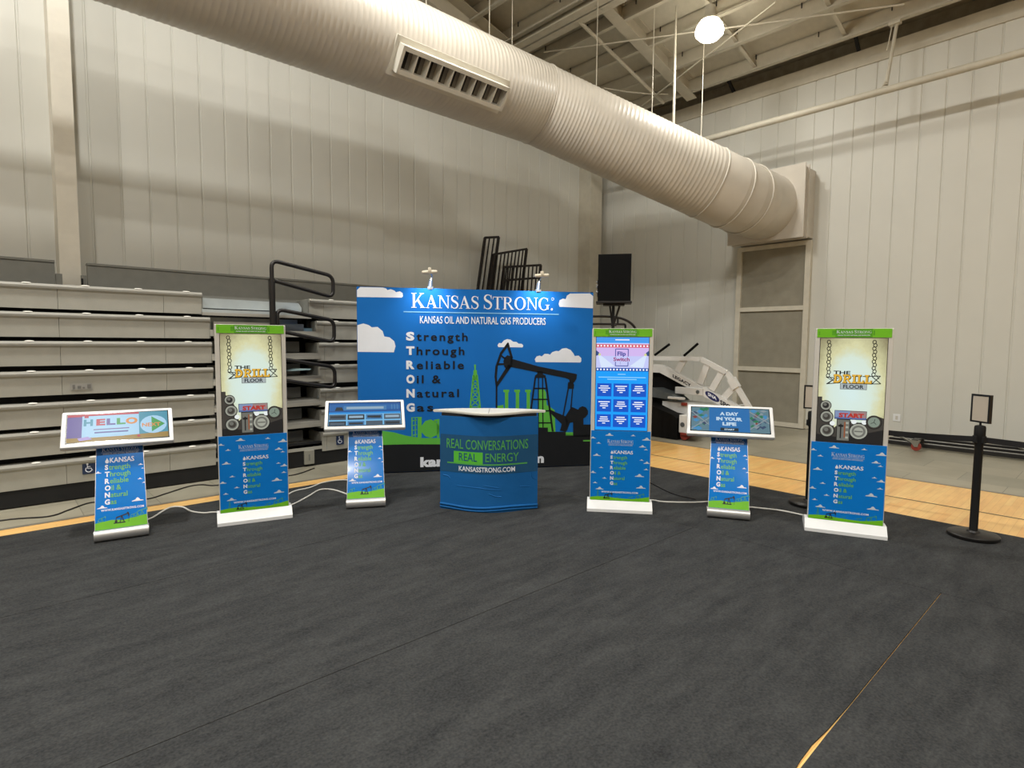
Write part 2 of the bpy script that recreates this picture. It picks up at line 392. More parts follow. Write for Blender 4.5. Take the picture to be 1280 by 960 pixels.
sloped_beam('ceiling_rafter', 6.63, 8.1, 11.1, -.02, .22, .3)
sloped_beam('ceiling_rafter', 9.0, -15.8, 8.0, -.42, .5, .45)
sloped_beam('ceiling_rafter', -.9, 8.1, 11.1, -.02, .22, .3)
m = MB(); zg = 7.33
m.box(7.82, 8.2, -15.9, YL-.02, zg, zg+.025, STEELP); m.box(7.82, 8.2, -15.9, YL-.02, zg+.5, zg+.525, STEELP); m.box(8.0, 8.02, -15.9, YL-.02, zg, zg+.5, STEELP)
for k in range(5): m.box(7.86, 8.16, 6.6-2.4*k, 6.612-2.4*k, zg, zg+.5, STEELP)
struct(m, 'ceiling_girder')
for y in (5.22, 3.68, 2.78-.6, .4): # bridging between the purlins
    m = MB(); a = Vector((8.3, y, roof(8.3)+.09)); b = Vector((10.95, y, roof(10.95)+.06)); m.bar(a, b, .06, .012, STEELP, (ROOFS, 0, 1)); m.bar(a+Vector((0, .03, .06)), b+Vector((0, .03, .06)), .01, .12, STEELP, (ROOFS, 0, 1)); struct(m, 'ceiling_bridging')
for pts, r in (([(8.32, 8.22, 7.27), (10.46, 2.72, 6.74)], .014), ([(10.66, 7.6, 6.69), (9.44, 4.21, 6.99)], .014), ([(8.09, 7.14, 7.36), (10.84, 7.14, 6.69)], .035),
               ([(9.8, 7.91, 6.93), (10.11, 7.52, 6.82), (10.42, 7.14, 6.75), (10.62, 6.89, 6.73)], .012)):
    m = MB(); m.tube(pts, r, STEELP, 8); struct(m, 'ceiling_brace', smooth=40)
# columns
m = MB(); m.box(.735, .945, 9.05, 9.48, 0, 10, COLUMN); struct(m, 'wall_left_column')
m = MB(); m.box(10.83, 11.25, 9.08, 9.48, 0, 7.3, STEELP, .004); struct(m, 'wall_corner_column')

# ------------------------------------------------------------------ round air duct with its diffuser, hangers and wall box
DR = .62
duct = thing('air_duct', 'huge round off-white spiral air duct hanging across the hall under the roof', 'air duct', (0, 0, 0))
K0 = Vector((6.95, 7.0, 5.55)); K1 = Vector((10.3, 4.98, 4.19)); K2 = Vector((11.02, 4.93, 4.17))
def frame(t):
    t = t.normalized(); u = t.cross(Vector((0, 0, 1))).normalized(); return t, u, u.cross(t)
def duct_run(A, B, nA, nB, r, m, pitch=.075, seg=56, blend=.9, ribs=True):
    """cylinder from A to B, ends cut by the planes nA and nB (mitred joints)"""
    t, u, v = frame(B-A); Lh = (B-A).length; vs = []; fs = []
    def ring(s_, rr):
        out = []
        for k in range(seg):
            a = 2*math.pi*k/seg; d = (u*math.cos(a)+v*math.sin(a))*rr; p = A+d
            sa = -(d.dot(nA))/t.dot(nA); sb = Lh-(d.dot(nB))/t.dot(nB)
            s1 = s_
            if s_ < blend: s1 = sa+(blend-sa)*s_/blend
            if s_ > Lh-blend: s1 = sb+(Lh-blend-sb)*(Lh-s_)/blend
            out.append(p+t*s1)
        return out
    S_ = [(0, r)]
    if ribs:
        x = pitch
        while x < Lh-pitch*.6:
            S_ += [(x-.016, r), (x-.006, r+.0042), (x+.006, r+.0042), (x+.016, r)]; x += pitch
    S_.append((Lh, r))
    for s_, rr in S_: vs += ring(s_, rr)
    for i in range(len(S_)-1):
        for k in range(seg): fs.append([i*seg+k, i*seg+(k+1) % seg, (i+1)*seg+(k+1) % seg, (i+1)*seg+k])
    m.add(vs, fs, DUCT)
tA = Vector((1, 0, 0)); tB = (K1-K0).normalized(); tC = Vector((1, -.06, -.02)).normalized()
nK = (tA+tB).normalized()
m = MB(); duct_run(Vector((-9, 7.0, 5.55)), K0, tA, nK, DR, m); m.build('duct_section', duct, 35)
E0 = K0+tB*((K1-K0).length-.42)
m = MB(); duct_run(K0, E0-tB*.42, nK, tB, DR, m); m.build('duct_section', duct, 35)
# gored elbow into the wall box
m = MB(); pts = [E0-tB*.42, E0]; dirs = [tB]
for i in range(1, 4):
    d = tB.lerp(tC, i/3).normalized(); dirs.append(d); pts.append(pts[-1]+d*.3)
off = Vector((11.03, pts[-1].y, pts[-1].z)); pts[-1] = off
for i in range(len(pts)-1):
    d = (pts[i+1]-pts[i]).normalized()
    n0 = d if i == 0 else (d+(pts[i]-pts[i-1]).normalized()).normalized()
    n1 = Vector((1, 0, 0)) if i == len(pts)-2 else (d+(pts[i+2]-pts[i+1]).normalized()).normalized()
    duct_run(pts[i], pts[i+1], n0, n1, DR-.004*i, m, blend=.14, ribs=False)
    t, u, v = frame(d)
elbow = m.build('duct_elbow', duct, 35)
for c, n_ in ((E0-tB*.42, tB), (pts[1]+(pts[2]-pts[1])*.15, tB.lerp(tC, .3).normalized()), (pts[2]+(pts[3]-pts[2])*.3, tB.lerp(tC, .66).normalized())):
    t, u, v = frame(n_); m = MB()
    m.tube([c+(u*math.cos(a)+v*math.sin(a))*(DR+.004) for a in [2*math.pi*i/56 for i in range(57)]], .012, DUCT, 6); m.build('duct_seam', elbow, 40)
t, u, v = frame(nK); m = MB()
ringp = []
for i in range(57):
    a = 2*math.pi*i/56; t1, u1, v1 = frame(tA); d = (u1*math.cos(a)+v1*math.sin(a))*(DR+.004); ringp.append(K0+d-tA*(d.dot(nK)/tA.dot(nK)))
m.tube(ringp, .014, DUCT, 6); m.build('duct_collar', duct, 40)
# wall box
m = MB(); cy, cz = pts[-1].y, pts[-1].z
m.box(11.035, 11.6, cy-.70, cy+.66, 3.6, 4.84, DUCT, .006)
for x in (11.02, 11.2): m.box(x, x+.03, cy-.74, cy+.70, 3.56, 4.88, DUCT, .004)
m.build('wall_box', duct)
# diffuser
n_ = Vector((0, -math.cos(R(37)), -math.sin(R(37)))); tv = Vector((0, -math.sin(R(37)), math.cos(R(37))))
c0 = Vector((4.83, 7.0, 5.55))+n_*(DR-.03)
MD = Matrix(((1, 0, 0, 0), (0, 1, 0, 0), (0, 0, 1, 0), (0, 0, 0, 1)))
MD = Matrix(((1, tv.x, n_.x, c0.x), (0, tv.y, n_.y, c0.y), (0, tv.z, n_.z, c0.z), (0, 0, 0, 1)))   # local: x along duct, y up the face, z outwards
dif = MB(); dw = mat('diffuser_white', (222, 218, 206), .4, var=.03)
dif.box(-.93, .93, -.235, .235, .0, .035, dw, 0, MD)
L_, H_ = .86, .165
for sg in (-1, 1):
    dif.prism([(-L_, sg*H_), (L_, sg*H_), (L_-.03, sg*(H_-.055)), (-L_+.03, sg*(H_-.055))], 'z', .0, .17, dw, MD)
for sg in (-1, 1): dif.box(sg*L_-.02, sg*L_+.02, -H_, H_, .0, .17, dw, 0, MD)
dfo = dif.build('diffuser', duct)
m = MB(); m.box(-L_, L_, -H_+.05, H_-.05, .036, .045, mat('diffuser_back', (120, 116, 108), .6), 0, MD); m.build('back_plate', dfo)
for k in range(10):
    x = -L_+.02+(2*L_-.04)*k/9
    if 0 < k < 9: m = MB(); m.box(x-.008, x+.008, -H_+.05, H_-.05, .045, .165, dw, 0, MD); m.build('vane', dfo)
    if k < 9:
        m = MB(); m.box(x+.075, x+.115, -H_+.06, H_-.06, .046, .05, BLACKM, 0, MD); m.build('slot', dfo)
# hangers
for x, y in ((4.75, 7.0), (5.9, 7.0), (6.37, 7.0), (3.2, 7.0), (1.6, 7.0)):
    m = MB(); m.tube([(x, y, 5.55+DR), (x, y, roof(x)+.2)], .007, STEELP, 8); m.build('hanger_rod', duct, 40)
for f_ in (.26, .52, .76):
    c = K0+(K1-K0)*f_; top = roof(c.x)+.2
    m = MB(); m.tube([(c.x, c.y, c.z+DR/abs(math.sqrt(1-tB.z**2))-.02), (c.x, c.y, top)], .007, STEELP, 8); m.build('hanger_rod', duct, 40)
c = K0+(K1-K0)*.58; ey = 5.7
m = MB(); m.tube([(8.95, 5.68, 5.2), (8.95, 5.69, 6.56), (8.95, 5.69, roof(8.95)+.1)], [.022, .022, .012], STEELP, 10); m.build('support_pipe', duct, 40)

# tall louvred chase under the duct
ch = thing('return_air_panel', 'tall white framed grey panel on the right wall below the duct end', 'wall panel', (XR, 5.03, 0))
m = MB(); fr = mat('chase_frame', (214, 208, 192), .5)
for y in (-.74, .60): m.box(-.09, 0, y, y+.1, 0, 3.57, fr, .004)
for z in (0, 1.07, 2.27, 3.49): m.box(-.089, 0, -.7, .66, z, z+.085, fr, .004)
m.build('frame', ch)
pm = mat('chase_mesh', (150, 145, 130), .8, var=.08, scale=5, bump=.2, bscale=30)
for z in (.085, 1.155, 2.355):
    m = MB(); m.box(-.035, 0, -.64, .60, z, z+(.985, 1.115, 1.135)[(.085, 1.155, 2.355).index(z)], pm)
    m.build('infill_panel', ch)

# sprinkler pipe on the right wall
pp_ = thing('sprinkler_main', 'long white pipe running high along the right wall', 'pipe', (10.67, 0, 0))
m = MB(); m.tube([(0, -12, 5.625), (0, 8.6, 5.625)], .056, STEELP, 16)
for y in (6.2, .4, -4): m.tube([(0, y, 5.625), (0, y+.14, 5.625)], .07, STEELP, 16)
m.build('pipe', pp_, 40)
for y in (2.93, -1.6):
    h = MB(); h.tube([(0, y+.03, 5.7), (.27, y, 6.72)], .027, STEELP, 10); h.tube([(.16, y+.09, 6.3), (.26, y+.06, 6.72)], .009, STEELP, 6); h.box(.2, .3, y-.06, y+.1, 6.70, 6.745, STEELP); h.tube([(0, y-.06, 5.63), (0, y+.08, 5.68), (0, y+.03, 5.75)], .033, STEELP, 8)
    h.build('hanger', pp_, 40)

# high bay lamps
LENS = mat('lamp_glass', (255, 246, 225), .3, var=0, emit=14)
def lamp(x, y, z, label, k=1.0):
    t = thing('high_bay_lamp', label, 'lamp', (x, y, z), 0, 'high bay lamps under the roof')
    m = MB(); m.lathe([(.03, .38), (.08, .37), (.085, .23), (.11, .2), (.15, .155), (.15, .14), (.02, .14)], STEELP); m.build('housing', t, 40)
    m = MB(); m.lathe([(.06, -.15), (.15, -.13), (.215, -.065), (.225, -.01), (.2, .07), (.15, .14), (.05, .145)], LENS); m.build('lens', t, 50)
    m = MB(); m.tube([(0, 0, .36), (0, 0, roof(x)+.28-z)], .012, STEELP, 8); m.build('stem', t, 40)
    ld = bpy.data.lights.new('bulb', 'AREA'); ld.energy = LAMP_W*k; ld.color = LAMP_COL; ld.shape = 'DISK'; ld.size = .34   # the downward beam
    lo = bpy.data.objects.new('bulb', ld); COL.objects.link(lo); lo.parent = t; lo.location = (0, 0, -.165)
    ld = bpy.data.lights.new('glow', 'POINT'); ld.energy = LAMP_W*UPLIGHT*k; ld.color = LAMP_COL; ld.shadow_soft_size = .12          # light spilling through the glass
    lo = bpy.data.objects.new('glow', ld); COL.objects.link(lo); lo.parent = t; lo.location = (0, 0, -.31)
    return t
for i, (x, y) in enumerate(LAMPS):
    lamp(x, y, 6.68 if i == 0 else (roof(x)-1.0 if x == 4.5 else roof(x)-.75), 'glowing round high bay lamp hanging under the sloping roof above the right wall' if i == 0 else 'round high bay lamp hanging from the roof behind the camera', LAMP_K[i])

# ================================================================== BLEACHERS
BY = 7.2
TOPS = [2.15, 1.873, 1.592, 1.30, .99, .71, .41]
bl = thing('bleacher', 'long folded grey telescopic bleacher along the left wall behind the display stands', 'bleacher', (0, 0, 0))
TAGM = mat('row_tag_white', (236, 234, 226), .4, var=0)
SHINY = mat('aisle_step_metal', (186, 194, 196), .2, .25, var=.12, scale=3)
def seat_row(k, xa, xb, tags):
    z = TOPS[k]; y = BY+.012*(6-k)*.5
    bot = z-.237 if k < 6 else .165
    prof = [(y+.02, bot), (y+.006, z-.06), (y-.012, z-.04), (y-.016, z-.02), (y-.008, z-.004), (y+.02, z), (y+.42, z), (y+.42, z-.03), (y+.05, z-.03), (y+.05, bot)]
    m = MB(); x = xa; j = .912
    while x < xb-.01:
        e = min(xb, (math.floor((x-.56)/j+1e-6)+1)*j+.56)
        m.prism(prof, 'x', x+.0015, e-.0015, GREY); x = e
    o = m.build('seat_row', bl)
    m = MB(); m.prism([(y+.004, z-.046), (y-.017, z-.04), (y-.021, z-.02), (y-.012, z+.002), (y+.02, z+.004), (y+.02, z-.04)], 'x', xa, xb, NOSE); m.build('nosing', o)
    for t in tags:
        if xa < t < xb:
            m = MB(); m.lathe([(.036, 0), (.036, .003), (.028, .005)], TAGM, 16, Matrix.Translation((t, y-.001, z+.0035)) @ Matrix.Rotation(R(14), 4, 'X') @ Matrix.Diagonal((1, .55, 1, 1)))
            m.build('row_tag', o)
    m = MB(); m.box(xa+.02, xb-.02, y+.10, y+.5, (TOPS[k+1]+.002) if k < 6 else 0, bot-.002, BLACKM) if False else m.box(xa+.02, xb-.02, y+.14, y+.3, bot-.12, bot-.01, BLACKM)
    m.build('understructure', o)
tags1 = [.328-.456*k for k in range(4, 0, -1)]+[.328+.456*k for k in range(0, 4)]
ENDS = [1.85, 1.925, 1.935, 1.94, 1.943, 1.943, 1.943]; STARTS = [3.10, 3.19, 3.21, 3.215, 3.215, 3.225, 3.235]
for k in range(7):
    seat_row(k, -2.2, ENDS[k], tags1); seat_row(k, STARTS[k], 8.6, [3.4+(.06 if k else 0), 3.86+(.06 if k else 0)])
m = MB(); m.box(-2.2, 8.6, BY+.03, BY+.09, 0, .3, BLACKM); m.build('base_skirt', bl)
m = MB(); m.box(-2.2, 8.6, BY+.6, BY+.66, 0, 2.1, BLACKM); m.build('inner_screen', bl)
m = MB(); m.box(-2.2, 8.6, BY+.4, 8.7, 2.1, 2.145, GREYD); m.build('top_deck', bl)
m = MB(); m.box(1.0, 8.95, 8.7, 9.3, 2.1, 2.145, GREYD); m.build('rear_deck', bl)
# aisle steps
for k in range(7):
    z = TOPS[k]-.135; xa, xb = ENDS[k]-.0, STARTS[k]+.02
    m = MB()
    if k == 0:
        m.box(xa, xb, BY+.04, BY+.5, 1.905, 1.97, SHINY); m.box(xa, xb, BY+.02, BY+.05, 1.9, 1.935, NOSE)
        m.build('aisle_step', bl)
        m = MB(); m.prism([(xa, 1.99), (xb-.05, 1.99), (xb-.05, 2.04), (xb-.09, 2.10), (xa, 2.105)], 'y', BY+.2, BY+.24, SHINY); m.build('aisle_riser', bl)
        continue
    m.box(xa, xb, BY+.03, BY+.5, z-.04, z, NOSE if k > 1 else GREY); m.box(xa, xb, BY+.02, BY+.06, z-.075, z-.035, GREY); m.build('aisle_step', bl)
    m = MB(); m.box(xa, xb-.16, BY+.30, BY+.33, z+.01, z+.15, SHINY if k == 1 else GREYD); m.build('aisle_riser', bl)
m = MB(); m.box(1.96, 2.62, BY+.0, BY+.04, 1.64, 1.83, mat('brushed_grey', (150, 147, 138), .4, .3)); m.build('aisle_plate', bl)
m = MB(); m.box(2.62, 3.05, BY+.1, BY+.3, 1.72, 1.83, mat('blue_grey_metal', (110, 118, 124), .35, .5)); m.build('aisle_plate', bl)
m = MB(); m.box(3.06, 3.18, BY+.14, BY+.3, 1.7, 1.78, mat('light_blue_metal', (128, 158, 176), .35, .4)); m.build('step_latch', bl)
m = MB(); m.prism([(2.83, 1.235), (3.1, 1.24), (3.12, 1.255), (2.95, 1.262)], 'y', BY+.05, BY+.2, mat('aqua_paper', (170, 200, 204), .5)); m.build('step_mark', bl)
# end cheeks of the right hand rows
for k in range(7):
    m = MB(); z = TOPS[k]; m.box(STARTS[k]-.012, STARTS[k]+.001, BY+.045, BY+.42, z-.235 if k < 6 else .17, z-.005, GREYD); m.build('row_end_plate', bl); m = MB()
    m.box(ENDS[k]-.001, ENDS[k]+.012, BY+.045, BY+.42, z-.235 if k < 6 else .17, z-.005, GREYD); m.build('row_end_plate', bl)
# back panels
for xa, xb in ((-2.2, .655), (.955, 8.6)):
    m = MB(); x = xa
    while x < xb-.01:
        e = min(xb, x+2.13); m.box(x+.002, e-.002, 8.6, 8.66, 2.13, 2.5, GREYD, .006); x = e
    m.box(xa, xb, 8.585, 8.7, 2.5, 2.53, GREYD, .006); m.build('back_panel', bl)
m = MB(); m.box(.66, .72, 8.62, 8.68, 2.13, 2.38, GREYD); m.build('back_panel_post', bl)
m = MB(); m.box(.90, .95, 8.62, 8.68, 2.13, 2.38, GREYD); m.box(.897, .915, 8.6, 8.62, 2.13, 2.34, BLACKM); m.build('back_panel_post', bl)
# aisle hand rails
def hrail(pts, post=None):
    m = MB(); m.tube(round_path(pts, .09), .024, BLACK, 10)
    if post: m.tube(post, .036, BLACK, 12)
    return m.build('hand_rail', bl, 40)
yr = 7.05
hrail([(2.57, yr, 1.7), (2.57, yr, 2.57), (3.34, yr, 2.445), (3.34, yr, 2.175), (2.57, yr, 2.335)], [(2.57, yr, 1.3), (2.57, yr, 2.35)])
hrail([(2.63, yr, 1.6), (2.62, yr, 1.995), (3.345, yr, 1.88), (3.345, yr, 1.60), (2.5, yr, 1.76)], [(2.58, yr, .1), (2.58, yr, 1.95)])
hrail([(2.6, yr, 1.2), (2.6, yr, 1.405), (3.345, yr, 1.28), (3.345, yr, 1.01), (2.5, yr, 1.17)])
m = MB(); m.box(2.5, 2.66, yr-.03, BY+.05, .09, .13, BLACK); m.box(2.5, 2.66, yr-.03, BY+.05, 1.32, 1.36, BLACK); m.build('rail_bracket', bl)
# small marks
BLUEM = mat('access_sign_blue', (36, 52, 84), .5, var=0)
def access(x, z):
    c = Canvas(lambda X, Y, e: Vector((x+X, BY+.012-e-.004, z+Y)), .002); c.rect(-.055, .055, -.062, .062, BLUEM, 1)
    wh = mat('print_white', (230, 234, 244), .5, var=0)
    c.disc(-.012, .04, .009, wh, 2); c.line([(-.012, .028), (-.01, -.004), (.018, -.006), (.028, -.03)], .009, wh, 2); c.line([(-.01, .014), (.014, .012)], .007, wh, 2)
    c.polys(arcring(-.002, -.016, .03, .03, .022, .022, 130, 350), wh, 2)
    c.build('access_sign', bl, fix=False)
access(.742, .305); access(3.48, .29)
c = Canvas(lambda X, Y, e: Vector((X, BY+.014-e-.004, Y)), .002); c.rect(.62, .80, 1.11, 1.17, mat('sticker_grey', (150, 148, 142), .5), 1)
for i in range(4): c.rect(.64+.04*i, .66+.04*i+.01*(i % 2), 1.12, 1.16-.012*(i % 3), mat('sticker_dark', (112, 110, 106), .5), 2)
c.build('sticker', bl, fix=False)
m = MB(); m.box(2.99, 3.12, BY+.0, BY+.03, .02, .2, mat('outlet_grey', (150, 148, 136), .5), .004); m.box(3.045, 3.06, BY-.004, BY+.004, .07, .15, GREYD); m.build('outlet_cover', bl)

# black rail panels leaning on top of the bleacher
RUST = mat('rail_black', (26, 19, 18), .55, var=.2)
def leaning(TL, wd, ht, tilt, y0, nb, label, mid=None):
    t = thing('railing_panel', label, 'railing', (TL[0], y0, TL[1]), 0, 'black railing panels')
    rx = R(tilt[0]); 
    ux = Vector((math.cos(rx), 0, math.sin(rx))); dn = Vector((-tilt[1], -.06, -1)).normalized()
    m = MB(); A = Vector((0, 0, 0)); b = .045
    for p, q in ((A, A+ux*wd), (A+dn*ht, A+dn*ht+ux*wd), (A, A+dn*ht), (A+ux*wd, A+ux*wd+dn*ht)): m.bar(p, q, b, b, RUST, (0, 1, 0))
    if mid: m.bar(A+dn*mid, A+dn*mid+ux*wd, b, b*.9, RUST, (0, 1, 0))
    m.build('frame', t)
    for i in range(1, nb):
        m = MB(); p = A+ux*wd*i/nb; m.bar(p, p+dn*ht, .022, .022, RUST, (0, 1, 0)); m.build('baluster', t)
leaning((7.61, 3.73), .372, 1.54, (9, .225), 9.14, 3, 'tallest black railing panel leaning on the left wall above the blue backdrop')
leaning((7.76, 3.40), .953, 1.22, (13, .21), 9.04, 9, 'middle black railing panel leaning on the left wall above the blue backdrop')
leaning((7.955, 3.154), 1.077, .98, (7.5, .15), 8.94, 9, 'shortest and frontmost black railing panel leaning above the blue backdrop', .28)

# ================================================================== CARPET
def strip(poly, label):
    m = MB(); m.prism(poly, 'z', .0, .007, CARPET); o = m.build('carpet_runner'); tag(o, label, 'carpet', 'black carpet runners'); return o
G_ = .0025
strip([(-8, 4.37+G_), (4.54-G_, 4.37+G_), (4.54-G_, 6.2), (-8, 6.22)], 'black carpet runner under the blue backdrop beside the bleacher')
strip([(-8, 2.565+G_), (4.54-G_, 2.565+G_), (4.54-G_, 4.37-G_), (-8, 4.37-G_)], 'second black carpet runner from the bleacher, in front of the stands')
strip([(-8, .79+G_), (2.15, .79+G_), (2.28, .803), (2.4, .806), (2.55, .797), (2.8, .79+G_), (4.54-G_, .79+G_), (4.54-G_, 2.565-G_), (-8, 2.565-G_)], 'third black carpet runner from the bleacher, across the open middle of the floor')
strip([(-8, -1.0), (4.54-G_, -1.0), (4.54-G_, .79-G_), (2.9, .79-G_), (2.5, .788), (2.2, .785), (-8, .79-G_)], 'nearest black carpet runner at the lower right corner of the photo')
strip([(-8, -2.8), (4.54-G_, -2.8), (4.54-G_, -1.0-G_), (-8, -1.0-G_)], 'black carpet runner beside the photographer')
strip([(4.54+G_, -2.8), (6.40, -2.8), (6.37, 6.2), (4.54+G_, 6.2)], 'black carpet runner laid crosswise along the bare wooden floor')

# ================================================================== DISPLAYS
PW = mat('print_white', (230, 234, 244), .5, var=0)
PBLUE = mat('print_blue', (0, 122, 212), .4, var=.03, spec=.3)
PNAVY = mat('print_navy', (4, 74, 132), .35, var=0)
PGREEN = mat('print_green', (104, 186, 70), .4, var=0)
PLIME = mat('print_lime', (112, 190, 32), .4, var=.04)
PTEAL = mat('print_teal', (58, 150, 140), .4, var=0)
PBLACK = mat('print_black', (24, 26, 28), .5, var=0)
PCLOUD = mat('print_cloud', (205, 214, 226), .45, var=0)

def pumpjack(c, x, y, h, m, L):
    """small oil pump silhouette standing on y, h high, on a printed panel"""
    P = lambda pts: [(x+a*h, y+b*h) for a, b in pts]
    c.poly(P([(-.5, .62), (.55, .9), (.6, .8), (-.48, .5)]), m, L)
    c.poly(P([(.48, .98), (.66, 1.0), (.74, .78), (.7, .55), (.62, .58), (.58, .8)]), m, L)
    c.poly(P([(-.02, .68), (.08, .7), (.3, 0), (.22, 0)]), m, L); c.poly(P([(-.02, .68), (.06, .68), (-.12, 0), (-.2, 0)]), m, L)
    c.poly(P([(-.5, .6), (-.44, .6), (-.5, .22), (-.56, .22)]), m, L); c.disc(x-.5*h, y+.2*h, .13*h, m, L)
    c.rect(x-.72*h, x+.36*h, y-.02*h, y+.09*h, m, L); c.line(P([(.68, .58), (.66, 0)]), .03*h, m, L); c.line(P([(-.12, .25), (.22, .25)]), .04*h, m, L)
def derrick(c, x, y, h, m, L):
    c.line([(x-.14*h, y), (x-.02*h, y+h)], .035*h, m, L); c.line([(x+.14*h, y), (x+.02*h, y+h)], .035*h, m, L)
    for i in range(5):
        a = .14*(1-i/5.6); b = .14*(1-(i+1)/5.6); c.line([(x-a*h, y+i*h/5.4), (x+b*h, y+(i+1)*h/5.4)], .03*h, m, L); c.line([(x+a*h, y+i*h/5.4), (x-b*h, y+(i+1)*h/5.4)], .03*h, m, L)
    c.rect(x-.03*h, x+.03*h, y+.95*h, y+1.08*h, m, L)
def drop(c, x, y, h, m, L):
    pts = [(0, 1), (.12, .72), (.3, .45), (.33, .28), (.26, .1), (.12, 0), (-.12, 0), (-.26, .1), (-.33, .28), (-.3, .45), (-.12, .72)]
    c.poly([(x+a*h, y+b*h) for a, b in pts], m, L)
ROWS = [('S', 'trength'), ('T', 'hrough'), ('R', 'eliable'), ('O', 'il &'), ('N', 'atural'), ('G', 'as')]
def acrostic(c, x, y, h, step, kw, L=2):
    """KANSAS / Strength Through ... block; x left edge of the capitals, y baseline of KANSAS"""
    drop(c, x+h*.42, y-.06*h, h*1.1, PW, L); c.text('KANSAS', x+h*.95, y, h, PW, L, width=kw-h*.95, bold=.02)
    for i, (a, b) in enumerate(ROWS):
        yy = y-step*(i+1); c.text(a, x, yy, h*1.02, PW, L, bold=.045)
        v, f, W = text_geo(a, .045, 1.0); c.text(b, x+W*h*1.02+h*.12, yy, h, PGREEN, L, bold=.012)
SMALLTXT = 'KANSAS OIL AND NATURAL GAS PRODUCERS'

KIOSK_CLOUDS = [(.31, .05, .14), (.71, .055, .08), (.94, .1, .16), (.03, .1, .1), (.13, .175, .08), (.87, .205, .12), (.93, .25, .07), (.10, .345, .13), (.86, .4, .07), (.95, .435, .12), (.18, .525, .08), (.94, .53, .08), (.04, .595, .11), (.83, .62, .16), (.24, .675, .08), (.08, .745, .08), (.86, .785, .16), (.16, .825, .14)]
def kiosk_body(label, loc, rz, screen):
    t = thing('digital_kiosk', label, 'kiosk', loc, rz, 'tall blue display kiosks')
    # base: low white plinth whose front slopes up to the body
    m = MB(); m.prism([(0, 0), (0, .028), (.008, .036), (.062, .098), (.16, .1), (.30, .05), (.34, .03), (.34, 0)], 'x', -.306, .306, WHITE); b = m.build('base', t)
    m = MB(); m.box(-.285, .285, .07, .118, .085, 1.748, mat('kiosk_frame', (206, 202, 194), .35, var=.02), .006); m.build('frame', t)
    m = MB(); m.box(-.24, .24, .118, .15, .3, 1.6, BLACK, .006); m.build('rear_housing', t)
    # header
    y0 = .0665
    c = Canvas(flat(y0)); c.box(-.271, .271, y0, .071, 1.672, 1.745, PLIME)
    c.rect(-.135, .135, 1.6725, 1.7445, mat('print_leaf', (84, 160, 30), .4, var=.1, scale=18), 1); c.serif('KANSAS STRONG', 0, 1.706, .026, PW, 2, width=.255, align='c'); c.text(SMALLTXT, 0, 1.685, .0095, PW, 2, width=.235, bold=.01, align='c')
    for i in range(5): c.rect(-.26+.1*i, -.25+.1*i+.04*(i % 2), 1.69, 1.72+.01*(i % 3), MATS['print_leaf'], .5)
    c.build('header_panel', t, fix=False)
    # lower printed panel
    y0 = .0635; X0, X1, Z0, Z1 = -.278, .278, .098, .775
    U = lambda u: X0+(X1-X0)*u; V = lambda v: Z1+(Z0-Z1)*v
    c = Canvas(flat(y0)); c.box(X0, X1, y0, .071, Z0, Z1, PBLUE, .001)
    for u, v, wd in KIOSK_CLOUDS: c.cloud(U(u), V(v), wd*(X1-X0), PCLOUD, 1, X0, X1)
    c.serif('KANSAS STRONG', U(.5), V(.172), .034, PCLOUD, 2, width=.245, align='c'); c.rect(U(.3), U(.72), V(.185), V(.182), PCLOUD, 2); c.text(SMALLTXT, U(.5), V(.208), .010, PCLOUD, 2, width=.225, bold=.01, align='c')
    acrostic(c, U(.335), V(.325), .032, .0505, .21)
    c.text('WWW.KANSASSTRONG.COM', U(.5), V(.888), .0165, PW, 2, width=.345, bold=.03, spacing=1.1, align='c')
    for u, h in ((.13, .075),): derrick(c, U(u), V(.965), h, PTEAL, 1)
    pumpjack(c, U(.84), V(.965), .06, PTEAL, 1); pumpjack(c, U(.47), V(.975), .03, PTEAL, 1); pumpjack(c, U(.68), V(.975), .035, PTEAL, 1)
    hill = [(0, .955), (.1, .945), (.25, .94), (.4, .955), (.55, .962), (.7, .965), (.85, .95), (1, .925), (1, .998), (0, .998)]
    c.poly([(U(a), V(b)) for a, b in hill], PLIME, 2); pumpjack(c, U(.3), V(.972), .06, PBLACK, 3)
    c.build('printed_panel', t, fix=False)
    # screen
    sc = Canvas(flat(.0665)); sc.box(-.248, .248, .0667, .071, .778, 1.668, mat('screen_glass', (10, 10, 12), .15, var=0))
    screen(sc); sc.build('screen', t, fix=False)
    return t
SX0, SX1, SZ0, SZ1 = -.244, .244, .782, 1.665
def SU(u): return SX0+(SX1-SX0)*u
def SV(v): return SZ1+(SZ0-SZ1)*v
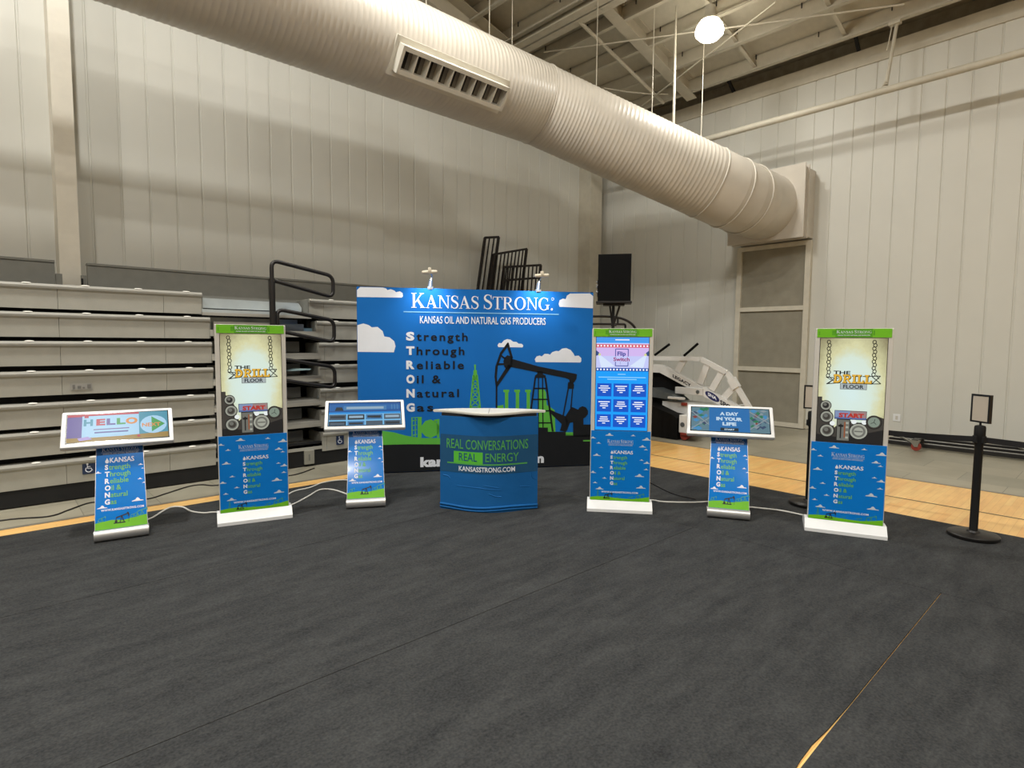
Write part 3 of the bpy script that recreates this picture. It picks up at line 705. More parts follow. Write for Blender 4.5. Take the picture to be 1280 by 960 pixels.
def drill_screen(c):
    ink = scr('ink', 22, 22, 20); yel = scr('amber', 232, 180, 62); org = scr('ochre', 176, 116, 34); dk = scr('machine', 66, 62, 56); dk2 = scr('machine_dark', 34, 33, 31); lt = scr('dial', 168, 170, 156); mid = scr('dial_mid', 112, 112, 104); wh = scr('glow_white', 240, 246, 244)
    c.rect(SX0, SX1, SZ0, SZ1, parchment_mat() if 'screen_parchment' not in MATS else MATS['screen_parchment'], 1)
    Wd = SX1-SX0
    for u, v0, v1 in ((.135, .02, .375), (.815, .02, .355)):
        n = 11
        for i in range(n): c.ring(SU(u+.01*i/n)+(.003 if i % 2 else -.003), SV(v0+(v1-v0)*(i+.5)/n), .0155, .0062, ink, 2, ry=.019, n=10)
    # timber arrows left and right of the title
    for pts in ([(.11, .372), (.3, .385)], [(.11, .372), (.2, .405), (.12, .44)], [(.12, .44), (.33, .425)], [(.16, .37), (.26, .43)], [(.15, .435), (.26, .375)], [(.66, .36), (.92, .352)], [(.92, .352), (.8, .43)], [(.8, .36), (.93, .425)], [(.7, .43), (.93, .425)], [(.86, .345), (.9, .38)]):
        c.line([(SU(a), SV(b)) for a, b in pts], .0065, ink, 2)
    c.text('THE', SU(.22), SV(.347), .032, ink, 3, width=.125, bold=.03)
    for ox, oz, m_, L in ((.002, -.003, ink, 4), (0, 0, yel, 5)):
        x = SU(.225)+ox; z = SV(.426)+oz
        for gx, gw, ch in ((0, .062, 'D'), (.068, .064, 'R'), (.139, .026, 'I'), (.172, .05, 'L'), (.228, .05, 'L')):
            q = {'D': [[(.1, 0), (.32, 0), (.32, 1), (.1, 1)]]+arcring(.4, .5, .58, .5, .3, .3, -90, 90, 10)+[rect(0, .5, 0, .2), rect(0, .5, .8, 1)],
                 'R': [rect(.12, .34, 0, 1), rect(0, .46, 0, .17), rect(0, .5, .83, 1), rect(.3, .5, .42, .58)]+arcring(.48, .71, .44, .29, .2, .13, -90, 90, 8)+[[(.42, .46), (.66, .46), (1.02, 0), (.74, 0)]],
                 'I': [rect(.22, .78, 0, 1), rect(-.1, 1.1, 0, .17), rect(-.1, 1.1, .83, 1)],
                 'L': [rect(.16, .44, 0, 1), rect(0, .6, .83, 1), rect(0, 1, 0, .18), rect(.8, 1, 0, .36)]}[ch]
            g_ = .003 if m_ is ink else 0
            for pl in q:
                cx = sum(p_[0] for p_ in pl)/len(pl); cz = sum(p_[1] for p_ in pl)/len(pl)
                c.poly([(x+gx+p_[0]*gw+(g_ if p_[0] > cx else -g_), z+p_[1]*.072+(g_ if p_[1] > cz else -g_)) for p_ in pl], m_, L)
    c.rect(SU(.33), SU(.73), SV(.487), SV(.428), dk, 3); c.rect(SU(.336), SU(.724), SV(.483), SV(.432), scr('plate', 176, 186, 186), 4); c.text('FLOOR', SU(.53), SV(.478), .032, scr('slate', 40, 48, 58), 6, width=.15, bold=.03, align='c')
    # machinery
    c.poly([(SU(a), SV(b)) for a, b in ((0, .565), (.065, .565), (.065, .6), (.14, .62), (.2, .7), (.23, .79), (.27, .86), (.42, .78), (.6, .8), (.78, .8), (.8, .76), (.9, .73), (1, .75), (1, 1), (0, 1))], dk, 2)
    c.poly([(SU(a), SV(b)) for a, b in ((0, .93), (.3, .95), (.75, .9), (1, .86), (1, 1), (0, 1))], dk2, 3)
    for u, v, r, hub in ((.125, .648, .044, dk2), (.145, .757, .052, dk), (.16, .893, .058, dk)):
        x, z = SU(u), SV(v); c.disc(x, z, r, ink, 4); c.disc(x, z, r*.9, mid, 5); c.ring(x, z, r*.82, r*.16, lt, 6); c.disc(x, z, r*.5, hub, 6); c.disc(x-.1*r, z+.15*r, r*.28, mid, 7)
    x, z, r = SU(.64), SV(.885), .07; c.disc(x, z, r, ink, 4); c.disc(x, z, r*.92, lt, 5); c.disc(x, z, r*.72, mid, 6); c.disc(x, z, r*.5, lt, 7); c.rect(x-r*.44, x+r*.44, z-.08*r, z+.08*r, mid, 8)
    x, z, r = SU(.86), SV(.79), .058; c.disc(x, z, r, ink, 4); c.disc(x, z, r*.9, dk, 5); c.disc(x, z, r*.74, scr('gauge', 132, 146, 132), 6); c.line([(x-.4*r, z-.2*r), (x, z), (x+.1*r, z+.45*r)], .004, ink, 7); c.line([(x, z), (x+.3*r, z-.3*r)], .004, ink, 7)
    c.rect(SU(.305), SU(.51), SV(.985), SV(.775), ink, 4); c.rect(SU(.315), SU(.5), SV(.98), SV(.78), mid, 5); c.rect(SU(.36), SU(.38), SV(.96), SV(.82), dk2, 6); c.rect(SU(.33), SU(.41), SV(.85), SV(.83), dk2, 6); c.rect(SU(.42), SU(.44), SV(.95), SV(.8), scr('rust', 150, 84, 50), 6)
    for v in (.8, .84, .89, .94): c.rect(SU(.445), SU(.485), SV(v+.02), SV(v), lt, 6)
    for u, v in ((.24, .82), (.565, .795), (.72, .795)): c.disc(SU(u), SV(v), .02, wh, 3)
    c.rect(SU(.265), SU(.75), SV(.775), SV(.69), ink, 8); c.rect(SU(.272), SU(.743), SV(.771), SV(.694), scr('steel_blue', 132, 150, 186), 9); c.rect(SU(.5), SU(.743), SV(.771), SV(.694), scr('steel_red', 160, 132, 130), 9.5); c.rect(SU(.272), SU(.743), SV(.771), SV(.755), scr('steel_blue2', 92, 110, 160), 10)
    c.text('START', SU(.52), SV(.757), .038, scr('start_red', 182, 56, 46), 12, width=.185, bold=.06, align='c')
def flip_screen(c):
    sky = scr('bright_blue', 22, 150, 238, k=1.05); tile = scr('tile_blue', 20, 82, 190, k=1.0); top = scr('top_blue', 70, 150, 230, k=1.0); red = scr('film_red', 226, 96, 116); nav = scr('film_navy', 28, 84, 178); lil = scr('lilac', 190, 196, 240, k=1.0); wh = scr('white', 240, 244, 250, k=1.0); beam = scr('beam', 208, 222, 244, k=1.0)
    c.rect(SX0, SX1, SZ0, SZ1, sky, 1); c.rect(SX0, SX1, SV(.05), SZ1, top, 2); c.rect(SU(.36), SU(.63), SV(.032), SV(.022), wh, 3)
    c.rect(SX0, SX1, SV(.42), SV(.06), lil, 2); c.rect(SX0, SX1, SV(.2), SV(.1), scr('pinkish', 204, 178, 232, k=1.0), 2.5)
    for v, m_ in ((.092, red), (.345, nav)):
        c.rect(SX0, SX1, SV(v+.018), SV(v-.018), m_, 3)
        for i in range(16): c.rect(SU((i+.5)/16)-.0075, SU((i+.5)/16)+.0075, SV(v+.0085), SV(v-.0085), wh, 4)
    c.rect(SX0, SX1, SV(.48), SV(.363), sky, 3.5)
    c.poly([(SU(.03), SV(.17)), (SU(.36), SV(.31)), (SU(.1), SV(.326))], beam, 4); c.poly([(SU(.97), SV(.17)), (SU(.64), SV(.31)), (SU(.9), SV(.326))], beam, 4)
    for s_ in (0, 1):
        k = (lambda u: SU(u)) if not s_ else (lambda u: SU(1-u))
        c.poly([(k(0), SV(.14)), (k(.055), SV(.165)), (k(.05), SV(.19)), (k(0), SV(.2))], scr('lamp_slate', 60, 84, 140), 5); c.disc(k(.065), SV(.185), .012, scr('lamp_yellow', 222, 226, 150), 6)
    lg = scr('logo_blue', 52, 72, 160); lp = scr('logo_plum', 158, 44, 116)
    x0, x1, v0, v1 = SU(.37), SU(.61), .125, .305
    for a, b in ((( x0, v0), (x1, v0)), ((x0, v0), (x0, .205)), ((x1, v0), (x1, .205)), ((x0, .262), (x0, v1)), ((x1, .262), (x1, v1)), ((x0, v1), (x1, v1))):
        c.line([(a[0], SV(a[1])), (b[0], SV(b[1]))], .007, lg, 5)
    c.text('Flip', SU(.485), SV(.197), .04, lg, 6, width=.078, bold=.03, align='c'); c.text('Switch', SU(.485), SV(.255), .036, lp, 6, width=.15, bold=.03, align='c'); c.rect(SU(.46), SU(.465), SV(.29), SV(.26), lg, 6)
    for v, a, b in ((.395, .42, .57), (.428, .05, .95), (.45, .22, .78)): c.rect(SU(a), SU(b), SV(v+.004), SV(v-.004), scr('pale', 150, 210, 246, k=1.0), 5)
    for i, (u0, u1) in enumerate(((.03, .305), (.345, .635), (.68, .965))):
        for j, (v0, v1) in enumerate(((.495, .635), (.665, .8), (.83, .965))):
            c.rect(SU(u0), SU(u1), SV(v1), SV(v0), tile, 5)
            for k in range(4): c.rect(SU((u0+u1)/2-(.08, .11, .07, .03)[(k+i+j) % 3 if k < 3 else 3]), SU((u0+u1)/2+(.08, .11, .07, .03)[(k+i+j) % 3 if k < 3 else 3]), SV(v0+.034+.022*k), SV(v0+.024+.022*k), wh, 6)
kiosk_body('tall blue kiosk with oil drill game screen, standing before the grey bleacher', (1.7175, 5.22, .007), R(-14.83), drill_screen)
kiosk_body('tall blue kiosk with a bright blue tiled quiz screen, right of the blue counter', (4.39, 3.263, .007), R(-50.85), flip_screen)
kiosk_body('tall blue kiosk with oil drill game screen, beside the belt barrier at right', (5.3085, 1.6035, .007), R(-66.26), drill_screen)

# ------------------------------------------------------------------ low stands with a tilted touch screen
TW, TH, TT = .783, .37, .05
def stand(label, loc, rz, screen):
    t = thing('touchscreen_stand', label, 'touch screen stand', loc, rz, 'low touch screen stands')
    ylean = lambda z: .02+.36*max(0, z-.05)+.12*max(0, z-.05)**2
    hw = lambda z: .182-.018*(z/.75)
    # curved printed column
    N = 16; zs = [.075+(.745-.075)*i/N for i in range(N+1)]
    m = MB(); vs = []; fs = []
    for z in zs:
        for sx, dy in ((-1, 0), (1, 0), (1, .03), (-1, .03)): vs.append((sx*hw(z), ylean(z)+dy, z))
    for i in range(N):
        for k in range(4): fs.append([i*4+k, i*4+(k+1) % 4, (i+1)*4+(k+1) % 4, (i+1)*4+k])
    fs += [[0, 1, 2, 3], [N*4+3, N*4+2, N*4+1, N*4]]
    m.add(vs, fs, SILVER); col = m.build('column', t)
    c = Canvas(lambda x, y, e: Vector((x*hw(y)/.182, ylean(y)-.0012-e, y)))
    gl = mat('gloss_blue', (0, 122, 212), .16, var=.03, coat=.4)
    c.rect(-.178, .178, .09, .745, gl, 0, 1, 24)
    X0, X1, Z0, Z1 = -.178, .178, .09, .745; U = lambda u: X0+(X1-X0)*u; V = lambda v: Z1+(Z0-Z1)*v
    c.rect(X0, X1, V(.14), V(0), mat('gloss_navy', (4, 82, 150), .18, var=.04, coat=.5), .5, 1, 5)
    c.serif('KANSAS STRONG.', U(.52), V(.10), .03, PCLOUD, 2, width=.285, align='c'); c.rect(U(.1), U(.92), V(.112), V(.109), PCLOUD, 2); c.text(SMALLTXT, U(.52), V(.137), .0125, PCLOUD, 2, width=.27, bold=.01, align='c')
    acrostic(c, U(.18), V(.235), .038, .0525, .22)
    for u, v, wd in ((.04, .335, .14), (.93, .28, .11), (.9, .45, .1), (.98, .5, .08), (.13, .735, .2), (.83, .69, .24), (.97, .33, .06)): c.cloud(U(u), V(v), wd*.356, PW, 1, X0, X1)
    c.text('WWW.KANSASSTRONG.COM', U(.53), V(.79), .016, PW, 2, width=.3, bold=.03, spacing=1.1, align='c')
    c.poly([(U(a), V(b)) for a, b in ((0, .915), (.3, .895), (.55, .91), (.8, .892), (1, .875), (1, .995), (0, .995))], PLIME, 2)
    pumpjack(c, U(.5), V(.94), .075, PBLACK, 3); pumpjack(c, U(.12), V(.905), .04, PTEAL, 1); pumpjack(c, U(.9), V(.885), .06, PTEAL, 1); pumpjack(c, U(.74), V(.9), .04, PTEAL, 1)
    c.build('printed_panel', col, fix=False)
    m = MB(); m.prism([(.02, .092), (.002, .075), (-.006, .05), (.0, .02), (.02, .004), (.06, 0), (.36, 0), (.36, .012), (.07, .014), (.05, .03), (.05, .09)], 'x', -.184, .184, SILVER); m.build('foot', t, 50)
    # screen head, tilted back about 44 degrees
    th = R(44); y0, z0 = .2, .75
    M2 = Matrix(((1, 0, 0, 0), (0, math.cos(th), -math.sin(th), y0), (0, math.sin(th), math.cos(th), z0), (0, 0, 0, 1)))
    m = MB(); m.box(-TW/2, TW/2, 0, TH, -TT, 0, WHITE, .012, M2); hd = m.build('screen_head', t, 40)
    m = MB(); m.box(-.13, .13, .08, .26, -TT-.13, -TT, SILVER, .01, M2); m.build('neck', hd)
    sc = Canvas(lambda x, y, e: M2 @ Vector((x, y, .0008+e)))
    sc.rect(-TW/2+.032, TW/2-.032, .034, TH-.03, MATS['screen_glass'], 0)
    screen(sc); sc.build('screen', hd, fix=False)
    return t
TX0, TX1, TY0, TY1 = -TW/2+.04, TW/2-.04, .042, TH-.038
def TU(u): return TX0+(TX1-TX0)*u
def TV(v): return TY1+(TY0-TY1)*v
def hello_screen(c):
    teal = scr('teal', 58, 144, 168); lb = scr('light_blue', 164, 208, 236); pur = scr('purple', 92, 78, 150); olive = scr('olive', 152, 122, 44); red = scr('crimson', 182, 44, 66); gr = scr('grass', 52, 150, 70); orr = scr('orange', 216, 136, 60); lav = scr('lavender', 170, 150, 210)
    c.rect(TX0, TX1, TY0, TY1, teal, 1); c.rect(TX0, TU(.14), TY0, TY1, pur, 2); c.rect(TX0, TU(.7), TV(.09), TY1, red, 3); c.rect(TU(.14), TU(.7), TV(.93), TV(.07), lb, 3.5)
    c.poly([(TX0, TY0), (TX1, TY0), (TX1, TV(.8)), (TU(.5), TV(.86)), (TX0, TV(.84))], olive, 3.7); c.rect(TU(.14), TU(.69), TV(.82), TV(.12), lb, 4); c.rect(TU(.2), TU(.55), TV(.86), TV(.8), lb, 4)
    c.poly([(TU(.1), TV(.86)), (TU(.2), TV(.82)), (TU(.24), TV(.92)), (TU(.12), TV(.96))], lav, 5); c.rect(TU(.16), TU(.2), TV(.14), TV(.04), red, 5)
    c.disc(TU(.85), TV(.5), .098, lb, 5, ry=.098)
    for ch, u, m_ in (('H', .155, teal), ('E', .275, red), ('L', .375, pur), ('L', .475, gr), ('O', .565, orr)): c.text(ch, TU(u), TV(.44), .07, m_, 6, width=.062 if ch != 'O' else .085, bold=.05)
    c.text('WOULD YOU LIKE TO PLAY', TU(.42), TV(.6), .016, scr('plum', 110, 60, 100), 6, width=.25, bold=.02, align='c') if False else c.rect(TU(.25), TU(.6), TV(.6), TV(.565), scr('plum', 120, 96, 150), 6)
    c.rect(TU(.26), TU(.59), TV(.72), TV(.67), scr('plum2', 88, 84, 150), 6)
    c.poly([(TU(.83), TV(.2)), (TU(.97), TV(.5)), (TU(.83), TV(.78))], gr, 6); c.text('NEXT', TU(.73), TV(.58), .04, orr, 7, width=.135, bold=.03)
    c.disc(TU(.695), TV(.9), .012, red, 7)
def video_screen(c):
    nav = scr('deep_blue', 26, 84, 150); mid = scr('mid_blue', 70, 126, 176); br = scr('cyan_blue', 30, 140, 220); bord = scr('pale_blue', 120, 190, 236); ph = scr('photo_grey', 74, 90, 104); ph2 = scr('photo_dark', 40, 50, 58); pl = scr('pale_grey', 150, 176, 196)
    c.rect(TX0, TX1, TY0, TY1, br, 1); c.rect(TX0, TX1, TV(.42), TY1, nav, 2)
    c.poly([(TX0, TV(.1)), (TU(.4), TV(.02)), (TX1, TV(.12)), (TX1, TV(.3)), (TX0, TV(.36))], scr('blue_b', 36, 100, 166), 2.5)
    c.rect(TU(.2), TU(.8), TV(.34), TV(.14), mid, 3); c.rect(TU(.24), TU(.76), TV(.29), TV(.19), pl, 4); c.poly([(TU(.08), TV(.36)), (TU(.1), TV(.2)), (TU(.18), TV(.2)), (TU(.2), TV(.36))], ph2, 4)
    for i in range(3): c.rect(TU(.87+.04*i), TU(.885+.04*i), TV(.32), TV(.1), mid, 4)
    c.rect(TX0, TX1, TY0, TV(.5), bord, 2)
    for i in range(4):
        for j in range(2):
            u0 = .005+.252*i; v0 = .53+.29*j; u1 = u0+.232; v1 = min(v0+.235, 1)
            c.rect(TU(u0), TU(u1), TV(v1), TV(v0), (ph, ph2, mid, ph)[(i+j) % 4], 4); c.rect(TU(u0+.02), TU(u1-.02), TV(v0+.16), TV(v0+.06), (ph2, ph, pl, ph2)[(i*2+j) % 4], 5)
    c.poly([(TU(.58), TV(.70)), (TU(.66), TV(.6)), (TU(.74), TV(.68)), (TU(.7), TV(.71))], ph2, 6)
def day_screen(c):
    rnd = random.Random(5)
    base = scr('street', 96, 128, 140); grn = scr('green_block', 46, 120, 86); wt = scr('water', 70, 140, 190); rd = scr('roof_red', 128, 62, 58); pa = scr('pavement', 136, 150, 156); dk = scr('dark_block', 58, 76, 104); bl_ = scr('title_blue', 40, 112, 176); wh = scr('soft_white', 196, 220, 238)
    c.rect(TX0, TX1, TY0, TY1, base, 1)
    for k in range(46):
        side = rnd.choice((0, 1)); u = rnd.uniform(.02, .2)+(.76 if side else 0); v = rnd.uniform(.05, .92); w_ = rnd.uniform(.02, .05); h = rnd.uniform(.05, .11)
        m_ = rnd.choice((grn, grn, pa, wt, dk, rd, base)) 
        p = [(u-w_, v), (u, v-h), (u+w_, v), (u, v+h)]; c.poly([(TU(min(max(a, 0), 1)), TV(min(max(b, 0), 1))) for a, b in p], m_, 2+k*.05)
    for a, b in (((0, .2), (.24, .75)), ((0, .95), (.24, .45)), ((.74, .1), (1, .6)), ((.74, .9), (1, .35))): c.line([(TU(a[0]), TV(a[1])), (TU(b[0]), TV(b[1]))], .012, pa, 5)
    c.rect(TU(.235), TU(.755), TY0, TY1, bl_, 6)
    for s_, v, wd in (('A DAY', .33, .17), ('IN YOUR', .55, .235), ('LIFE', .76, .125)): c.text(s_, TU(.495), TV(v), .042, wh, 8, width=wd, bold=.06, align='c')
    c.rect(TU(.38), TU(.61), TV(.985), TV(.85), scr('button', 34, 50, 58), 7); c.text('START', TU(.495), TV(.95), .018, wh, 8, width=.09, bold=.04, align='c')
stand('low touch screen stand whose tilted screen reads HELLO, at the far left', (.756, 5.46, .007), R(-10.3), hello_screen)
stand('low touch screen stand with a tilted screen of video pictures, left of the counter', (2.656, 4.967, .007), R(-28.5), video_screen)
stand('low touch screen stand with a tilted city map game, before the white hoop frame', (4.976, 2.472, .007), R(-60.2), day_screen)

# ------------------------------------------------------------------ fabric pop-up backdrop
BD_RZ = R(-31.09)
bd = thing('backdrop_display', 'wide blue fabric trade show backdrop with an oil pump jack print, behind the counter', 'backdrop', (3.286, 6.321, .007), BD_RZ)
BW, BH, BDP = 2.95, 2.255, .30
FAB = mat('fabric_blue', (18, 104, 184), .75, var=.04, scale=2, bump=.12, bscale=14, spec=.2)
FW = mat('fabric_white', (226, 229, 236), .75, var=.02, spec=.2); FBL = mat('fabric_black', (26, 28, 31), .8, var=.05, spec=.2); FGR = mat('fabric_green', (92, 176, 66), .75, var=.03, spec=.2); FLB = mat('fabric_light_blue', (130, 190, 232), .75, var=.02, spec=.2)
m = MB()
prof = [(.0, .02), (.004, .0), (BW-.004, .0), (BW, .02), (BW+.0, BDP-.1), (BW-.04, BDP-.02), (BW-.12, BDP), (.12, BDP), (.04, BDP-.02), (0, BDP-.1)]
m.prism(prof, 'z', .01, BH, FAB); m.build('fabric_body', bd)
c = Canvas(flat(-.001), .0008)
c.rect(0.004, BW-.004, .01, BH-.002, FAB, 0, 30, 20)
BP = {
'c1': [(.006,2.132),(.007,2.215),(.045,2.25),(.309,2.25),(.346,2.24),(.359,2.222),(.397,2.234),(.44,2.219),(.46,2.199),(.506,2.211),(.537,2.191),(.542,2.152),(.526,2.136)],
'c2': [(.006,1.483),(.006,1.8),(.077,1.821),(.14,1.801),(.173,1.776),(.241,1.782),(.299,1.733),(.318,1.669),(.38,1.659),(.435,1.612),(.45,1.552),(.429,1.479)],
'c3': [(1.711,1.548),(1.7,1.573),(1.719,1.6),(1.752,1.597),(1.782,1.633),(1.821,1.649),(1.865,1.642),(1.899,1.617),(1.941,1.615),(1.969,1.593),(2.011,1.591),(2.03,1.569),(2.019,1.547)],
'c4': [(2.193,1.361),(2.181,1.397),(2.204,1.433),(2.243,1.444),(2.272,1.433),(2.308,1.466),(2.351,1.466),(2.38,1.455),(2.408,1.488),(2.46,1.505),(2.494,1.5),(2.537,1.533),(2.594,1.542),(2.653,1.517),(2.691,1.473),(2.709,1.439),(2.761,1.445),(2.797,1.412),(2.798,1.372),(2.786,1.356)],
'c5': [(2.498,2.064),(2.486,2.1),(2.497,2.147),(2.542,2.169),(2.577,2.162),(2.593,2.206),(2.633,2.234),(2.9,2.242),(2.944,2.207),(2.944,2.054)]}
for k in BP: c.poly(BP[k], FW, 1)
BG = [[(1.398,1.261),(1.441,1.261),(1.447,1.139),(1.39,1.14)], [(1.41,1.26),(1.425,1.26),(1.43,1.33),(1.405,1.33)],
 [(1.778,1.014),(1.853,1.013),(1.853,.983),(1.842,.978),(1.844,.7),(1.799,.7),(1.798,.978),(1.778,.984)], [(1.917,1.013),(1.993,1.012),(1.993,.982),(1.982,.976),(1.984,.7),(1.939,.7),(1.937,.977),(1.918,.982)], [(2.058,1.011),(2.134,1.011),(2.135,.98),(2.123,.975),(2.126,.7),(2.08,.7),(2.078,.975),(2.058,.981)],
 [(1.696,.809),(1.779,.822),(1.788,.7),(1.682,.7)], [(.71,.674),(.758,.673),(.757,.431),(.709,.432)], [(.908,.649),(.975,.658),(.975,.425),(.943,.426),(.943,.626),(.908,.616)],
 [(.757,.577),(.802,.635),(.869,.655),(.935,.619),(.975,.564),(.975,.496),(.935,.451),(.868,.423),(.802,.446),(.757,.496)],
 [(2.602,.453),(2.701,.451),(2.702,.404),(2.603,.406)], [(2.236,1.012),(2.307,1.011),(2.333,.977),(2.344,.813),(2.451,.743),(2.466,.462),(2.363,.464),(2.242,.505)],
 [(.006,.514),(.293,.526),(.422,.504),(.578,.457),(.762,.425),(1.001,.419),(1.4,.44),(1.7,.6),(2.1,.62),(2.4,.44),(2.944,.4),(2.944,.3),(.006,.3)]]
for p in BG: c.poly(p, FGR, 1)
for s_ in (-1, 1): c.line([(1.42+s_*.024, 1.2), (1.42+s_*.08, .6)], .02, FGR, 1)
for i in range(6):
    a = .024+.056*i/6; b = .024+.056*(i+1)/6; z0 = 1.2-.1*i; c.line([(1.42-a, z0), (1.42+b, z0-.1)], .012, FGR, 1); c.line([(1.42+a, z0), (1.42-b, z0-.1)], .012, FGR, 1); c.line([(1.42-b, z0-.1), (1.42+b, z0-.1)], .012, FGR, 1)
for z in (.46, .52, .58, .64): c.line([(.64, z), (.7, z+.01)], .01, FGR, 1)
c.line([(.64, .43), (.64, .68), (.76, .68)], .014, FGR, 1); c.line([(.68, .43), (.68, .68)], .01, FGR, 1)
c.poly([(.006,.356),(.292,.353),(.603,.352),(.974,.34),(1.6,.36),(2.25,.30),(2.944,.3),(2.944,.012),(.006,.012)], FBL, 3, )
PJ = [[(1.866,1.408),(2.233,1.306),(2.743,1.206),(2.735,1.145),(2.705,1.099),(2.646,1.089),(2.638,1.137),(2.588,1.158),(1.861,1.302)],
[(1.775,1.369),(1.792,1.419),(1.826,1.448),(1.883,1.431),(1.897,1.361),(1.887,1.307),(1.827,1.257),(1.788,1.302)],
[(1.83,1.612),(1.732,1.478),(1.674,1.311),(1.663,1.177),(1.68,1.046),(1.701,1.059),(1.693,1.176),(1.704,1.307),(1.758,1.461),(1.837,1.565)],
[(1.817,1.591),(1.84,1.608),(1.9,1.408),(1.869,1.408),(1.824,1.545)],[(1.68,1.042),(1.701,1.05),(1.887,1.319),(1.839,1.335),(1.785,1.252),(1.697,1.113)],
[(1.736,1.439),(1.749,1.451),(1.809,1.411),(1.792,1.394)],[(1.699,1.347),(1.788,1.347),(1.788,1.324),(1.699,1.324)],[(1.679,1.059),(1.701,1.059),(1.701,.3),(1.68,.3)],
[(2.625,1.103),(2.696,1.102),(2.697,1.077),(2.706,1.071),(2.701,1.016),(2.617,1.02),(2.621,1.075)],[(2.619,1.02),(2.637,1.02),(2.574,.671),(2.556,.675)],[(2.68,1.016),(2.694,1.016),(2.676,.765),(2.658,.769)],
[(2.216,1.245),(2.286,1.245),(2.29,1.208),(2.326,1.19),(2.326,1.16),(2.182,1.16),(2.185,1.191),(2.213,1.211)],[(2.179,1.167),(2.2,1.164),(2.148,.748),(2.087,.3),(2.067,.3),(2.125,.765)],
[(2.308,1.163),(2.333,1.163),(2.441,.466),(2.416,.467)],[(2.224,1.167),(2.238,1.167),(2.243,.523),(2.229,.523)],[(2.277,1.167),(2.291,1.167),(2.305,.521),(2.291,.521)],
[(2.166,1.035),(2.345,1.033),(2.345,1.016),(2.166,1.018)],[(2.147,.895),(2.361,.892),(2.361,.875),(2.147,.878)],[(2.12,.748),(2.387,.744),(2.388,.727),(2.12,.731)],[(2.104,.594),(2.414,.588),(2.415,.571),(2.104,.577)],
[(2.384,.756),(2.452,.722),(2.595,.662),(2.632,.601),(2.607,.459),(2.523,.475),(2.547,.561),(2.426,.674),(2.388,.709)],
[(2.595,.662),(2.671,.781),(2.701,.773),(2.765,.745),(2.783,.772),(2.824,.789),(2.873,.771),(2.901,.727),(2.899,.683),(2.866,.642),(2.839,.628),(2.841,.548),(2.942,.546),(2.942,.384),(2.702,.39),(2.699,.582),(2.654,.574),(2.616,.462)],
[(2.221,.523),(2.362,.52),(2.363,.464),(2.523,.461),(2.602,.459),(2.603,.41),(2.707,.407),(2.944,.419),(2.944,.012),(2.1,.012)]]
for p in PJ: c.poly(p, FBL, 4)
c.line([(2.84, .335), (2.944, .333)], .018, FGR, 5)
c.serif('KANSAS STRONG.', .64, 2.018, .178, FW, 5, width=1.78, small=.87); c.ring(2.405, 2.16, .018, .005, FW, 5)
c.rect(.548, 2.488, 1.962, 1.974, FLB, 5)
c.text('KANSAS OIL AND NATURAL GAS PRODUCERS', .742, 1.832, .088, FW, 5, width=1.576, bold=.012)
for i, (a, b) in enumerate(ROWS):
    z = 1.619-.1735*i+.002; c.text(a, .575, z, .105, FW, 5, width=.1, bold=.055)
    c.text(b, .70, z, .1 if i != 3 else .1, FBL, 5, width=(.624, .584, .578, .295, .517, .2)[i], bold=.022, spacing=1.28)
c.text('kansasstrong.com', .739, .062, .125, FW, 6, width=1.575, bold=.05, spacing=1.05)
c.build('printed_fabric', bd, fix=False)
m = MB()
for x in (.006, BW-.03): m.box(x, x+.024, .01, .04, BH-.0, BH+.008, PBLACK)
m.build('top_clip', bd)

# clip-on lamps of the backdrop
ch_m = mat('chrome_clamp', (205, 212, 218), .15, .9, var=.02); cream = mat('lamp_head_cream', (226, 216, 196), .4, var=.02)
def clip_lamp(x, lean, label):
    px = 3.286+x*math.cos(BD_RZ)-.02*math.sin(BD_RZ); py = 6.321+x*math.sin(BD_RZ)+.02*math.cos(BD_RZ)
    t = thing('display_lamp', label, 'lamp', (px, py, .007+BH), BD_RZ, 'clip-on display lamps')
    m = MB(); m.box(-.035, .035, -.035, .05, .0, .02, ch_m, .003); m.box(-.03, .03, -.036, -.028, -.014, .01, ch_m, .002); m.build('clamp', t)
    m = MB(); m.tube([(0, -.01, .015), (.02*lean, -.02, .1)], [.03, .022], mat('lamp_socket', (128, 140, 160), .3, .6, var=.02), 12); m.tube([(.02*lean, -.02, .1), (.024*lean, -.022, .122)], .022, ch_m, 12); m.build('socket', t, 40)
    arm = smooth_path([(.024*lean, -.022, .12), (.03*lean, -.1, .145), (-.02, -.28, .165)], 5)
    m = MB(); m.tube(arm, .008, ch_m, 8); m.build('arm', t, 40)
    hp = Vector(arm[-1])
    m = MB(); m.lathe([(.01, -.09), (.02, -.08), (.023, -.03), (.023, .03), (.02, .08), (.01, .09)], cream, 14, Matrix.Translation(hp) @ Matrix.Rotation(R(-4 if lean > 0 else 9), 4, 'Y') @ Matrix.Rotation(R(90), 4, 'Y')); m.box(hp.x-.018, hp.x+.018, hp.y-.03, hp.y+.01, hp.z+.0, hp.z+.05, cream, .006); m.build('lamp_head', t, 40)
    ld = bpy.data.lights.new('beam', 'SPOT'); ld.energy = SPOT_W; ld.color = (.86, .94, 1.0); ld.spot_size = R(125); ld.spot_blend = .9; ld.shadow_soft_size = .04
    lo = bpy.data.objects.new('beam', ld); COL.objects.link(lo); lo.parent = t; lo.location = hp+Vector((0, .0, -.05)); lo.rotation_euler = (R(40), 0, 0)
clip_lamp(.865, .6, 'small chrome clip-on lamp on the top edge of the backdrop, left one above the heading')
clip_lamp(2.215, .4, 'small chrome clip-on lamp on the top edge of the backdrop, right one near the railings')

